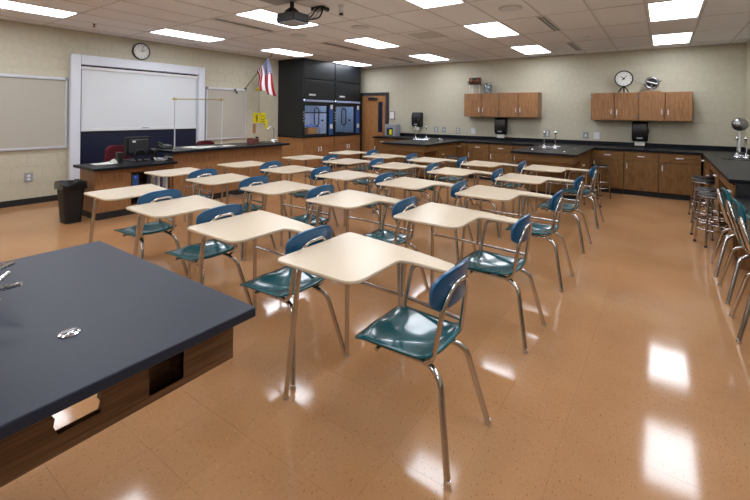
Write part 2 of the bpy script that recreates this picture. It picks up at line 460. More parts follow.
t = thing('wall_clock', 'round black rimmed clock above the whiteboard frame', 'clock', (L_+.006, 3.99, 2.715))
MB().lathe([(.15, 0), (.166, .0), (.168, .035), (.16, .045), (.148, .045), (.146, .03)], n=40, axis='x', cap=False).obj('rim', 'black_plastic', t, smooth=40)
MB().lathe([(.147, .026), (.147, .03)], n=40, axis='x').obj('dial', 'paper', t)
for k in range(12):
    a = k*PI/6; d = Vector((0, math.sin(a), math.cos(a)))
    MB().cyl(tuple(Vector((.032, 0, 0)) + d*.112), tuple(Vector((.032, 0, 0)) + d*.132), .004, n=6).obj('hour_mark', 'black_plastic', t)
for ln, ang, r in ((.075, 1.25, .006), (.115, .35, .004)):
    MB().cyl((.036, 0, 0), (.036, ln*math.sin(ang), ln*math.cos(ang)), r, n=6).obj('hand', 'black_plastic', t)

def wall_plate(loc, rz, label, kind='outlet', m='grey_plastic', group='wall plates'):
    t = thing('wall_outlet' if kind == 'outlet' else 'switch_plate', label, 'outlet' if kind == 'outlet' else 'switch', loc, rz, group)
    MB().prism(rrect(-.057, -.075, .057, .075, .01), 0, .012, lambda x, y, z: (x, z, y)).obj('plate', m, t)
    if kind == 'outlet':
        for zz in (-.028, .028): MB().prism(rrect(-.02, zz-.018, .02, zz+.018, .008), .01, .016, lambda x, y, z: (x, z, y)).obj('socket', 'white_plastic', t)
    else: B(-.014, .01, -.025, .014, .02, .025).obj('rocker', 'white_plastic', t)
wall_plate((L_+.006, 2.26, .44), -PI/2, 'grey wall outlet low under the wide tackboard')

# wall flag on an angled pole
t = thing('wall_flag', 'striped red, white and blue flag hanging from an angled wall pole', 'flag', (L_, 6.47, 2.12))
tip = Vector((.70, .22, .80)); MB().cyl((.0, 0, 0), tuple(tip), .011, n=10).obj('pole', 'brass', t, smooth=60)
MB().lathe([(.0, -.03), (.018, -.02), (.024, 0), (.014, .022), (.002, .03)], tuple(tip), 12).obj('finial', 'brass', t, smooth=60)
MB().lathe([(.03, 0), (.03, .02), (.018, .06)], (0, 0, 0), 14, 'x').obj('pole_bracket', 'steel', t)
pd = tip.normalized()
def flagf(u, v):
    # v along the hoist on the pole (1 at the tip), u along the fly hanging down
    hoist = pd * (.56 + .47 * v)
    drop = u * .86
    gather = .10 + .9 * (1 - u) ** 1.3
    mid = pd * .90
    p = mid + (hoist - mid) * gather
    fold = .07 * u * math.sin(v * 4.2 * PI + .6) + .02 * math.sin(u * 6)
    return Vector((p.x + fold * .25 + .16*u*(v-.5), p.y - .05 + fold + .04*u + .34*u*(v-.5), p.z - drop * (1.0 - .28*(1-v))))
m = MB().grid(flagf, 26, 30); fl = m.obj('cloth', 'flag_cloth', t, smooth=180, solid=.004)
uvl = fl.data.uv_layers.new(name='UVMap')
for lp in fl.data.loops:
    q = lp.vertex_index; uvl.data[lp.index].uv = ((q // 31) / 26, (q % 31) / 30)

# safety shower and its two yellow signs
t = thing('safety_shower', 'yellow safety shower head on a wall pipe with pull rod', 'shower', (L_+.006, 6.88, 1.56))
MB().tube(fillet([(0, 0, .72), (.30, -.2, .72), (.30, -.2, .60)], .05), .014, 10).obj('pipe', 'steel', t, smooth=60)
MB().lathe([(.02, .62), (.05, .59), (.11, .53), (.12, .515), (.115, .51), (.1, .52)], (.30, -.2, 0), 24).obj('shower_bell', 'yellow', t, smooth=50)
MB().tube([(.12, -.08, .72), (.12, -.08, 0)], .006, 8).obj('pull_rod', 'steel', t)
MB().tube([(.12, -.14, -.08), (.12, -.02, -.08), (.12, -.08, 0)], .006, 8, closed=True).obj('pull_handle', 'steel', t)
def sign(y, lab, marks):
    t = thing('safety_sign', lab, 'sign', (L_+.006, y, 1.40)); B(0, -.095, -.13, .008, .095, .13).obj('panel', 'yellow', t)
    for mb in marks: mb.obj('pictogram', 'black_plastic', t)
X_ = .0095
fig = [MB().prism([(.02+.018*math.cos(a), .06+.018*math.sin(a)) for a in [k*PI/5 for k in range(10)]], .008, X_, lambda x, y, z: (z, x, y)),
       B(.008, -.0, -.05, X_, .035, .035), B(.008, -.035, -.005, X_, .0, .012), B(.008, .0, -.1, X_, .014, -.05), B(.008, .022, -.1, X_, .036, -.05)]
sign(6.815, 'yellow shower pictogram sign, left of the two by the flag', fig)
smile = [MB().tube([(.009, .055*math.cos(a), -.0+.045*math.sin(a)) for a in [PI + k*PI/8 for k in range(9)]], .008, 6),
         B(.008, -.045, .035, X_, -.02, .06), B(.008, .02, .035, X_, .045, .06), B(.008, -.06, -.1, X_, .06, -.082)]
sign(7.02, 'yellow eyewash sign with a curved mark, right of the two by the flag', smile)
t = thing('inspection_tag', 'brown hanging tag below the yellow signs', 'tag', (L_+.006, 6.755, 1.13)); MB().prism(rrect(-.04, -.12, .04, .12, .02), 0, .012, lambda x, y, z: (z, x, y)).obj('card', 'cardboard', t); MB().tube([(.01, 0, .11), (.006, .02, .2)], .003, 6).obj('string', 'steel', t)
t = thing('inspection_tag', 'long yellow hanging tag below the eyewash sign', 'tag', (L_+.006, 7.135, 1.25)); MB().prism(rrect(-.035, -.14, .035, .12, .015), 0, .014, lambda x, y, z: (z, x, y)).obj('card', 'yellow', t); MB().tube([(.01, 0, .11), (.012, -.03, .16)], .003, 6).obj('string', 'steel', t)

# ================================================================== TEACHER'S BENCH
def handle(parent, loc, axis, w=.1, out=(0, -1, 0), m='handle_white'):
    o = Vector(out) * .028; a = Vector(axis) * w / 2; c = Vector(loc)
    return MB().tube(fillet([c - a, c - a + o, c + a + o, c + a], .012, 3), w*.10, 8).obj('handle', m, parent, smooth=60)
# low desk part
t = thing('teacher_desk_base', 'oak veneer desk base with an open book shelf and kneehole', 'desk', (-6.49, 3.03, 0))
B(-.53, -.56, .1, 0, -.53, .705).obj('side_panel', 'wood', t); B(-.02, -.53, .1, 0, -.10, .705).obj('front_panel', 'wood', t)
B(-.02, -.10, .625, 0, .54, .705).obj('top_rail', 'wood_cross', t); B(-.53, .52, .1, -.02, .54, .705).obj('side_panel', 'wood', t)
B(-.53, -.10, .1, -.02, -.08, .625).obj('divider', 'wood', t); B(-.53, -.08, .27, -.02, .52, .29).obj('shelf', 'wood_cross', t); B(-.53, -.08, .1, -.02, .52, .12).obj('bottom_board', 'wood_cross', t)
B(-.54, -.53, .1, -.53, .54, .705).obj('back_panel', 'wood_dark', t)
B(-.52, -.54, 0, -.0, .54, .1).obj('toe_kick', 'toe_kick', t)
tag(MB().prism(rrect(-7.08, 2.40, -6.34, 3.575, .015), .705, .745).obj('desk_worktop', 'black_top', bevel=.006), 'low black resin worktop under the computer monitor', 'worktop')
# raised bench
t = thing('demonstration_bench', 'long oak veneer demonstration bench with panelled front', 'bench', (-6.49, 4.75, 0))
for a, b in ((-1.165, -.63), (-.625, -.20), (-.195, .42), (.425, 1.14)): B(-.02, a, .1, 0, b, .87).obj('front_panel', 'wood', t)
B(-.55, 1.11, .1, -.02, 1.14, .87).obj('side_panel', 'wood', t); B(-.55, -1.165, .1, -.02, -1.14, .745).obj('side_panel', 'wood', t); B(-.56, -1.165, .1, -.55, 1.14, .745).obj('back_panel', 'wood', t)
B(-.55, -1.14, .72, -.02, -.75, .745).obj('cubby_floor', 'wood_cross', t); B(-.55, -.75, .745, -.02, -.73, .87).obj('divider', 'wood', t)
B(-.54, -1.15, 0, -.0, 1.12, .1).obj('toe_kick', 'toe_kick', t)
tag(MB().prism(rrect(-7.16, 3.50, -6.34, 5.97, .015), .87, .91).obj('bench_worktop', 'black_top', bevel=.006), 'raised black resin worktop of the demonstration bench', 'worktop')

# chairs behind the bench
def office_chair(x, y, rz, lab):
    t = thing('office_chair', lab, 'chair', (x, y, 0), rz, 'maroon chairs behind the bench')
    MB().grid(lambda u, v: Vector((-.22 - .05*math.cos((v-.5)*PI) + .06*u*0, (v-.5)*.40*(1 - .25*max(0, u-.55)**2*4*.6),   .55 + .40*u - .05*(abs(v-.5)*2)**4*(u > .5))), 10, 12).obj('backrest', 'maroon', t, smooth=180, solid=.07, bevel=.02)
    MB().prism(rrect(-.23, -.24, .24, .24, .08), .43, .51).obj('seat', 'maroon', t, bevel=.025, smooth=50)
    MB().tube(fillet([(-.05, 0, .42), (-.26, 0, .42), (-.31, 0, .62)], .06), .02, 10).obj('back_bracket', 'black_plastic', t, smooth=60)
    MB().cyl((0, 0, .08), (0, 0, .43), .025).obj('gas_column', 'black_plastic', t, smooth=60)
    for k in range(5):
        a = k*2*PI/5; l = MB().tube([(0, 0, .11), (.27*math.cos(a), .27*math.sin(a), .07)], [.025, .015], 8).obj('leg', 'black_plastic', t, smooth=60)
        MB().cyl((.27*math.cos(a)-.02*math.sin(a), .27*math.sin(a)+.02*math.cos(a), .027), (.27*math.cos(a)+.02*math.sin(a), .27*math.sin(a)-.02*math.cos(a), .027), .027).obj('caster', 'rubber', l, smooth=60)
office_chair(-7.42, 3.27, .1, 'maroon upholstered chair behind the computer monitor')
office_chair(-7.42, 4.86, -.15, 'maroon upholstered chair behind the raised bench')

# monitor and desk clutter
t = thing('computer_monitor', 'black flat monitor seen from behind on the low worktop', 'monitor', (-6.86, 3.20, .745))
MB().prism(rrect(-.19, .085, .19, .385, .012), -.02, .02, lambda x, y, z: (z, x, y)).obj('bezel', 'black_plastic', t, bevel=.004)
MB().prism(rrect(-.15, .12, .15, .35, .03), .02, .045, lambda x, y, z: (z, x, y)).obj('rear_shell', 'dark_plastic', t, bevel=.01)
MB().prism(rrect(-.17, .105, .17, .365, .005), -.023, -.02, lambda x, y, z: (z, x, y)).obj('screen', 'black_board', t)
MB().tube([(.075, .075*math.cos(a), .095 + .09*math.sin(a)) for a in [k*2*PI/20 for k in range(20)]], .016, 8, closed=True).obj('stand', 'black_plastic', t, smooth=60)
MB().prism(rrect(-.11, -.12, .12, .12, .05), 0, .015).obj('base', 'black_plastic', t); B(.046, -.1, .3, .049, -.05, .33).obj('sticker', 'white_plastic', t)
def speaker(x, y, lab):
    t = thing('desktop_speaker', lab, 'speaker', (x, y, .745), 0, 'computer speakers')
    MB().prism(rrect(-.05, -.036, .05, .036, .015), 0, .165).obj('cabinet', 'black_plastic', t, bevel=.006); MB().lathe([(.026, 0), (.028, .003), (.01, .004)], (-.051, 0, .06), 16, 'x').obj('cone', 'dark_plastic', t)
    MB().cyl((-.052, 0, .12), (-.056, 0, .12), .014).obj('tweeter', 'dark_plastic', t)
speaker(-6.80, 2.905, 'small black speaker left of the monitor'); speaker(-6.80, 3.43, 'small black speaker right of the monitor')
t = thing('paper_stack', 'loose white papers on the low worktop near the trash bin', 'papers', (-6.86, 2.72, .7455))
for k in range(3):
    o = B(-.11, -.14, k*.004, .11, .14, k*.004+.003).obj('sheet', 'paper', t); o.rotation_euler = (0, 0, .3*k); o.location = (.02*k, .03*k, 0)
t = thing('crumpled_tissue', 'crumpled white tissue beside the loose papers', 'tissue', (-6.82, 2.84, .745))
m = MB(); m.lathe([(.01, 0), (.04, .01), (.05, .03), (.03, .055), (.008, .06)], n=14); m.v = [(x*(1+random.uniform(-.25, .25)), y*(1+random.uniform(-.25, .25)), max(0, z*(1+random.uniform(-.2, .2)))) for x, y, z in m.v]; m.obj('tissue', 'paper', t)
t = thing('keyboard', 'black keyboard lying behind the speaker on the low worktop', 'keyboard', (-6.98, 3.05, .745)); B(-.07, -.2, 0, .07, .2, .018).obj('case', 'black_plastic', t, bevel=.004)
for k in range(4): B(-.055+k*.028, -.185, .018, -.033+k*.028, .185, .024).obj('key_row', 'dark_plastic', t)
t = thing('cable_bundle', 'tangled pale cables beside the right speaker', 'cables', (-6.62, 3.43, .745))
for q in range(4):
    pts = [(random.uniform(-.09, .07), random.uniform(-.06, .1), .012 + random.uniform(0, .05)*(k % 2)) for k in range(7)]
    MB().tube(smooth_path(pts, 5), .006, 6).obj('cable', 'grey_plastic' if q % 2 else 'white_plastic', t, smooth=60)
t = thing('desk_telephone', 'black desk telephone on the raised worktop corner', 'telephone', (-6.95, 3.68, .91))
MB().prism([(-.1, 0), (.1, 0), (.1, .03), (-.1, .07)], -.1, .1, lambda x, y, z: (x, z, y)).obj('body', 'black_plastic', t, bevel=.006)
MB().tube(fillet([(.07, -.075, .03), (.05, -.075, .075), (-.06, -.075, .1), (-.09, -.075, .065)], .02), .019, 10).obj('handset', 'black_plastic', t, smooth=60); B(0, -.02, .048, .08, .085, .056).obj('keypad', 'grey_plastic', t)
t = thing('printer_tray', 'pale paper tray inside the bench end cubby', 'tray', (-6.72, 3.80, .745)); B(-.15, -.19, 0, .17, .18, .03).obj('tray', 'dark_plastic', t); B(-.13, -.17, .03, .15, .16, .055).obj('paper_pile', 'paper', t); B(-.12, -.15, .055, .1, .12, .075).obj('folder', 'grey_plastic', t)
t = thing('computer_tower', 'computer tower with a blue light in the bench kneehole', 'computer', (-6.72, 3.02, .29))
B(-.2, -.06, 0, .19, .06, .3).obj('case', 'black_plastic', t, bevel=.004); B(.19, -.045, .04, .193, .045, .28).obj('front_bezel', 'hood_blue', t); MB().cyl((.193, 0, .25), (.197, 0, .25), .012).obj('power_light', 'screen_glow', t)
cs = ['book_a', 'book_b', 'book_c', 'book_d', 'book_a', 'book_c']; bl = ['grey', 'slate', 'cream', 'plum', 'grey', 'cream']
for k in range(6):
    y0 = 3.28 + k*.042
    t = thing('textbook', '%s textbook, %s from the left on the low desk shelf' % (bl[k], ['first', 'second', 'third', 'fourth', 'fifth', 'sixth'][k]), 'book', (-6.64, y0, .29), 0, 'textbooks on the desk shelf')
    h = .24 + .02*(k % 3); B(-.09, 0, 0, .09, .036, h).obj('cover', cs[k], t, bevel=.003); B(.085, .006, h-.006, -.085, .03, h+.001).obj('pages', 'paper', t)
# rod frame, papers, sink, faucet, cup
t = thing('support_stand', 'tall chrome support stand clamped to the raised bench', 'lab stand', (-6.53, 3.62, .91))
for yy, zz in ((0, .84), (.87, .86)):
    r = MB().cyl((0, yy, 0), (0, yy, zz), .010, n=10).obj('upright', 'alu', t, smooth=60); MB().lathe([(.03, 0), (.03, .012), (.014, .03), (.014, .05)], (0, yy, 0), 14).obj('socket', 'bright_chrome', r)
    B(-.016, yy-.02, zz-.025, .02, yy+.02, zz+.01).obj('clamp', 'brass', r)
MB().cyl((.012, -.05, .832), (.012, .91, .856), .009, n=10).obj('crossbar', 'brass', t, smooth=60)
for k, (y, x, rz, l) in enumerate(((4.12, -6.56, .2, 'open white notebook on the raised bench between the frame posts'), (4.30, -6.66, -.3, 'white paper sheets by the right frame post'), (4.62, -6.58, .1, 'thin white booklet right of the frame on the bench'))):
    t = thing('paper_stack', l, 'papers', (x, y, .9105), rz)
    for q in range(3): B(-.1+.01*q, -.13, q*.005, .1+.01*q, .13, q*.005+.004).obj('sheet', 'paper', t)
t = thing('yellow_folder', 'pale yellow folder on the raised bench behind the post', 'folder', (-6.80, 4.05, .9105), .2); B(-.1, -.14, 0, .1, .14, .006).obj('cover', 'brass', t); B(-.09, -.13, .006, .1, .13, .01).obj('sheet', 'paper', t)
t = thing('ceramic_cup', 'square reddish brown cup on the bench beside the sink', 'cup', (-6.66, 5.24, .91)); MB().lathe([(.06, 0), (.075, .005), (.08, .115), (.074, .118), (.07, .02)], n=20).obj('cup', 'red_box', t, smooth=40)
t = thing('bench_sink', 'black drop-in sink at the right end of the bench', 'sink', (-6.72, 5.66, .91))
m = MB(); m.box(-.2, -.24, .0, .2, -.2, .012).box(-.2, .2, 0, .2, .24, .012).box(-.2, -.2, 0, -.16, .2, .012).box(.16, -.2, 0, .2, .2, .012); m.obj('rim', 'black_plastic', t, bevel=.004); B(-.16, -.2, .001, .16, .2, .004).obj('basin', 'black_plastic', t); MB().cyl((0, 0, .004), (0, 0, .007), .03).obj('drain', 'steel', t)
t = thing('gooseneck_faucet', 'chrome gooseneck faucet at the bench sink', 'faucet', (-6.60, 5.76, .922))
MB().lathe([(.035, 0), (.035, .01), (.02, .03), (.016, .08)], n=16).obj('base', 'bright_chrome', t, smooth=50)
MB().tube(smooth_path([(0, 0, .06), (0, 0, .26), (-.01, -.03, .31), (-.02, -.09, .315), (-.03, -.13, .28), (-.03, -.135, .23)], 6), .013, 10).obj('spout', 'bright_chrome', t, smooth=60)
for s_ in (-1, 1): MB().tube([(0, 0, .04), (.03, .07*s_, .055)], [.012, .008], 8).obj('lever', 'bright_chrome', t, smooth=60)
t = thing('small_jar', 'small dark red jar on the bench beside the faucet', 'jar', (-6.88, 5.56, .914)); MB().lathe([(.04, 0), (.045, .01), (.045, .08), (.03, .095)], n=18).obj('body', 'red_box', t, smooth=40); MB().lathe([(.034, .095), (.034, .12), (.02, .125)], n=18).obj('lid', 'black_plastic', t, smooth=40)

# trash bin
t = thing('trash_bin', 'black rectangular trash bin lined with a black bag', 'trash bin', (-6.72, 2.26, 0))
def ring(w, d, z, r=.05): return [(x, y, z) for x, y in rrect(-w/2, -d/2, w/2, d/2, r, 4)]
m = MB(); prof = [(.25, .2, 0), (.25, .2, .015), (.31, .26, .50), (.335, .285, .51), (.335, .285, .535), (.32, .27, .535), (.29, .24, .48)]
for w, d, z in prof: m.v += ring(w, d, z)
nn = 20
for i in range(len(prof)-1):
    for k in range(nn): l = (k+1) % nn; m.f.append((i*nn+k, i*nn+l, (i+1)*nn+l, (i+1)*nn+k))
m.f.append(tuple(reversed(range(nn)))); m.f.append(tuple((len(prof)-1)*nn+k for k in range(nn))); m.obj('bin_body', 'bin_black', t, smooth=40)
m = MB(); prof = [(.35, .30, .455), (.352, .302, .5), (.345, .295, .55), (.32, .27, .56), (.29, .24, .53), (.26, .21, .46)]
for w, d, z in prof: m.v += [(x*(1+random.uniform(-.03, .04)), y*(1+random.uniform(-.03, .04)), z + random.uniform(-.014, .014)) for x, y, z in ring(w, d, z)]
for i in range(len(prof)-1):
    for k in range(nn): l = (k+1) % nn; m.f.append((i*nn+k, i*nn+l, (i+1)*nn+l, (i+1)*nn+k))
m.obj('bag_liner', 'bag_black', t, smooth=60)

# ================================================================== FUME HOODS
FX = -7.55
def hood(y0, y1, lab, left_panel, box):
    t = thing('fume_hood', lab, 'fume hood', (FX, (y0+y1)/2, .93), 0, 'black fume hoods beside the door')
    w = (y1-y0)/2; D = FX - L_ - .01; H = H_ - .935
    B(-D, -w, 0, 0, -w+.04, H).obj('side_panel', 'hood_black', t); B(-D, w-.04, 0, 0, w, H).obj('side_panel', 'hood_black', t)
    B(-.02, -w+.04, 1.505, .012, w-.015, H).obj('upper_panel', 'hood_black', t, bevel=.004); B(-.02, -w+.04, 1.02, .012, w-.015, 1.475).obj('lower_panel', 'hood_black', t, bevel=.004)
    B(-.05, -w+.04, 1.475, -.025, w-.02, 1.505).obj('reveal_strip', 'toe_kick', t)
    B(.0, -w+.06, .90, .05, w-.06, .955).obj('light_valance', 'hood_valance', t, bevel=.01); B(-.02, -w+.04, .955, .008, w-.02, 1.02).obj('header', 'hood_black', t)
    n_ = B(.012, -.40, 1.055, .018, -.14, 1.11).obj('name_plate', 'grey_plastic', t); B(.018, -.37, 1.07, .0195, -.17, 1.095).obj('plate_text', 'white_plastic', n_)
    B(-.10, -w+.04, .80, -.0, w-.04, .90).obj('lamp_housing', 'hood_black', t); B(-.36, -.42, .955, -.26, .42, .975).obj('hood_lamp', 'hood_lamp', t)
    # interior
    B(-D+.02, -w+.04, .02, -D+.04, w-.04, 1.0).obj('rear_baffle', 'hood_liner', t); B(-D+.04, -w+.04, .02, -.12, -w+.05, 1.0).obj('liner', 'hood_liner', t); B(-D+.04, w-.05, .02, -.12, w-.04, 1.0).obj('liner', 'hood_liner', t); B(-D+.04, -w+.05, .98, -.1, w-.05, 1.0).obj('liner', 'hood_liner', t)
    for dx_ in (-.60,):
        MB().tube([(dx_ + .09*math.cos(a), w-.055, .50 + .12*math.sin(a) + (.14 if math.sin(a) >= 0 else -.14)) for a in [k*2*PI/24 for k in range(24)]], .016, 6, closed=True).obj('baffle_ring', 'navy', t, smooth=60)
    MB().cyl((-.36, w-.05, .40), (-.36, w-.10, .40), .022).obj('service_tap', 'navy', t, smooth=60)
    for yy in (-.3, .3): MB().cyl((-D+.04, yy, .45), (-D+.1, yy, .45), .02).obj('service_tap', 'hood_blue', t, smooth=60)
    # sash
    sh = .0 if not box else .38
    s_ = thing_part('sash', t)
    B(-.06, -w+.10, .02+sh*.0, -.045, w-.28, .05).obj('sash_rail', 'black_plastic', s_); B(-.06, -w+.06, .60, -.045, w-.2, .63).obj('sash_rail', 'black_plastic', s_) if box else None
    for yy in (-w+.06, w-.23): B(-.07, yy, .02, -.03, yy+.05, .90).obj('sash_stile', 'black_plastic', s_)
    B(-.054, -w+.11, .05 if not box else .63, -.050, w-.23, .89).obj('sash_pane', 'glass', s_)
    # service post
    B(-.12, w-.18, 0, .0, w-.03, .90).obj('service_post', 'hood_blue', t)
    for zz in (.18, .72): B(.0, w-.16, zz, .012, w-.06, zz+.12).obj('switch_plate', 'white_plastic', t, bevel=.003)
    for k in range(4): MB().cyl((.0, -w+.03, .40+.075*k), (.035, -w+.03, .40+.075*k), .018, n=10).obj('valve_knob', 'grey_plastic', t, smooth=50)
    B(-.12, -w+.04, -.0, .0, w-.03, .02).obj('air_foil', 'hood_black', t)
    return t
def thing_part(name, parent):
    o = B(-.075, -.01, .895, -.03, .01, .899).obj(name, 'black_plastic', parent); return o
hood(7.53, 8.745, 'black fume hood with a cardboard box inside, nearer the flag', True, True)
hood(8.75, 9.96, 'black fume hood next to the classroom door', False, False)
def box_carton(x, y, z, w, d, h, rz, lab, m='cardboard'):
    t = thing('carton', lab, 'box', (x, y, z), rz); B(-w/2, -d/2, 0, w/2, d/2, h).obj('body', m, t, bevel=.004); B(-w/2-.002, -.025, h, w/2+.002, .025, h+.002).obj('tape', 'brass', t)
    return t
box_carton(-7.74, 7.98, .95, .22, .30, .20, .0, 'brown cardboard box standing in the fume hood')
box_carton(-7.80, 8.27, .95, .20, .20, .17, .2, 'grey box beside the brown box in the fume hood', 'book_a')
t = thing('plastic_bag', 'blue and white bag lying on the fume hood boxes', 'bag', (-7.76, 8.03, 1.152))
m = MB().grid(lambda u, v: Vector(((u-.5)*.24, (v-.5)*.44, .02 + .05*math.sin(u*PI)*math.sin(v*PI) + .015*math.sin(u*17)*math.sin(v*13))), 12, 16); m.obj('bag', 'hood_blue', t, smooth=180, solid=.01)
t = thing('wash_bottle', 'small clear wash bottle inside the fume hood, left corner', 'bottle', (-7.72, 7.68, .95)); MB().lathe([(.03, 0), (.035, .01), (.035, .1), (.015, .13), (.015, .15)], n=16).obj('bottle', 'white_plastic', t, smooth=40); MB().tube(fillet([(0, 0, .15), (0, 0, .19), (.05, 0, .17)], .02), .005, 6).obj('nozzle', 'white_plastic', t)
tag(B(L_+.012, 7.515, .895, FX+.03, 9.965, .93).obj('hood_worktop', 'black_top', bevel=.005), 'black worktop slab under the two fume hoods', 'worktop')
def base_cab(y0, y1, lab):
    t = thing('hood_base_cabinet', lab, 'cabinet', (FX, (y0+y1)/2, 0), 0, 'base cabinets under the hoods'); w = (y1-y0)/2; D = FX-L_-.012
    B(-D, -w, .1, 0, w, .895).obj('body', 'wood_light', t); B(-D, -w, 0, -.06, w, .1).obj('toe_kick', 'toe_kick', t)
    B(0, -w+.01, .70, .02, w-.01, .885).obj('apron_panel', 'wood_cross', t, bevel=.002)
    for s_ in (-1, 1):
        d = B(0, min(s_*.004, s_*(w-.01)), .11, .02, max(s_*.004, s_*(w-.01)), .69).obj('door', 'wood', t, bevel=.002); handle(d, (.02, s_*.05, .58), (0, 0, 1), .1, (1, 0, 0))
base_cab(7.55, 8.745, 'oak base cabinet under the fume hood holding boxes'); base_cab(8.75, 9.95, 'oak base cabinet under the hood beside the door')

# ================================================================== DOOR
dx0, dx1, dz = -7.80, -6.73, 2.18
door = struct(B(dx0+.10, B_-.04, .005, dx1-.09, B_-.006, dz-.09).obj('door_1', 'wood_light'), 'oak classroom door with a narrow vision panel')
B(dx0, B_-.06, 0, dx0+.10, B_-.006, dz).obj('jamb', 'door_frame', door, bevel=.004); B(dx1-.09, B_-.06, 0, dx1, B_-.006, dz).obj('jamb', 'door_frame', door, bevel=.004); B(dx0+.10, B_-.06, dz-.09, dx1-.09, B_-.006, dz).obj('head', 'door_frame', door, bevel=.004)
v = B(-7.09, B_-.046, .98, -6.93, B_-.03, 1.90).obj('vision_frame', 'door_frame', door); B(-7.075, B_-.049, 1.0, -6.945, B_-.046, 1.88).obj('vision_pane', 'black_board', v)
c = B(-7.44, B_-.10, 1.95, -7.12, B_-.04, 2.02).obj('door_closer', 'dark_plastic', door, bevel=.006); MB().tube([(-7.2, B_-.08, 2.02), (-7.45, B_-.17, 2.06), (-7.5, B_-.06, 2.09)], .012, 8).obj('closer_arm', 'dark_plastic', c)
k = MB().cyl((-6.88, B_-.04, .98), (-6.88, B_-.09, .98), .018).obj('lever', 'steel', door, smooth=60); MB().tube([(-6.88, B_-.085, .98), (-7.0, B_-.085, .98)], .01, 8).obj('lever_arm', 'steel', k)

# ================================================================== BACK COUNTERS
CT = .90; CF = 9.42
def wood_unit(name, x0, x1, y0, y1, lab, face, layout, group=None, z1=CT-.04):
    """base cabinet; face '-y' or '-x' or '+x'; layout 'dd' drawer over door(s), '3' three drawers"""
    t = thing(name, lab, 'cabinet', ((x0+x1)/2, (y0+y1)/2, 0), 0, group)
    w, d = (x1-x0)/2, (y1-y0)/2
    if face == '-y': B(-w, -d+.06, 0, w, d, .1).obj('toe_kick', 'toe_kick', t); B(-w, -d+.02, .1, w, d, z1).obj('body', 'wood_base', t); wid = w
    elif face == '-x': B(-w+.06, -d, 0, w, d, .1).obj('toe_kick', 'toe_kick', t); B(-w+.02, -d, .1, w, d, z1).obj('body', 'wood_base', t); wid = d
    else: B(-w, -d, 0, w-.06, d, .1).obj('toe_kick', 'toe_kick', t); B(-w, -d, .1, w-.02, d, z1).obj('body', 'wood_base', t); wid = d
    def front(a, b, za, zb, nm, m):
        if face == '-y': o = B(a, -d, za, b, -d+.02, zb)
        elif face == '-x': o = B(-w, a, za, -w+.02, b, zb)
        else: o = B(w-.02, a, za, w, b, zb)
        return o.obj(nm, m, t, bevel=.003)
    def pt(a, z): return {'-y': (a, -d, z), '-x': (-w, a, z), '+x': (w, a, z)}[face]
    out = {'-y': (0, -1, 0), '-x': (-1, 0, 0), '+x': (1, 0, 0)}[face]; ax = (1, 0, 0) if face == '-y' else (0, 1, 0)
    if layout == 'dd':
        o = front(-wid+.005, wid-.005, z1-.185, z1-.015, 'drawer', 'wood_base_cross'); handle(o, pt(0, z1-.095), ax, .1, out); MB().cyl(pt(0, z1-.04), tuple(Vector(pt(0, z1-.04)) + Vector(out)*.006), .009, n=10).obj('lock', 'bright_chrome', o)
        o = front(-wid+.005, wid-.005, .11, z1-.195, 'door', 'wood_base'); handle(o, pt(-wid+.05, z1-.29), (0, 0, 1), .09, out); MB().cyl(pt(-wid+.05, z1-.22), tuple(Vector(pt(-wid+.05, z1-.22)) + Vector(out)*.006), .009, n=10).obj('lock', 'bright_chrome', o)
    else:
        hs = (z1-.125)/3
        for k in range(3):
            o = front(-wid+.005, wid-.005, .11+k*hs, .11+(k+1)*hs-.01, 'drawer', 'wood_base_cross'); handle(o, pt(0, .11+(k+.6)*hs), ax, .09, out)
    return t
gB = 'oak base cabinets along the far wall'
xs = [-6.66, -6.08, -5.49, -4.90, -4.31, -3.90, -3.35, -2.80, -2.25, -1.72, -1.20, -.63, -.06, .57]
nm = ['leftmost, beside the classroom door', 'behind the left peninsula, first', 'behind the left peninsula, second', 'behind the left peninsula, third', 'tucked at the left peninsula corner', 'between the peninsulas, left one', 'between the peninsulas, middle one', 'between the peninsulas, right one', 'behind the right peninsula, left half', 'behind the right peninsula, right half', 'first right of the right peninsula', 'second right of the right peninsula', 'third right of the right peninsula']
for k in range(len(xs)-1):
    wood_unit('base_cabinet', xs[k]+.002, xs[k+1]-.002, CF+.02, B_-.01, 'oak base cabinet ' + nm[k], '-y', 'dd', gB)
# right run
gR = 'oak cabinets along the right counter'
wood_unit('base_cabinet', .60, R_-.01, 8.32, B_-.01, 'oak corner cabinet where the far and right counters meet', '-x', 'dd', gR)
wood_unit('base_cabinet', .60, R_-.01, 7.00, 7.46, 'narrow oak drawer cabinet between the right counter kneeholes', '-x', '3', gR)
wood_unit('base_cabinet', .60, R_-.01, 5.62, 5.98, 'narrow oak drawer cabinet at the stepped end of right counter', '-x', '3', gR)
for a, b, l in ((5.985, 6.995, 'oak kneehole apron nearest the stepped counter end'), (7.465, 8.315, 'oak kneehole apron nearest the far corner')):
    t = thing('kneehole_apron', l, 'apron', (.61, (a+b)/2, CT-.17)); w = (b-a)/2; B(0, -w, 0, .02, w, .13).obj('rail', 'wood_cross', t); B(R_-.64, -w, -.71, R_-.62, w, .13).obj('modesty_panel', 'wood_dark', t)
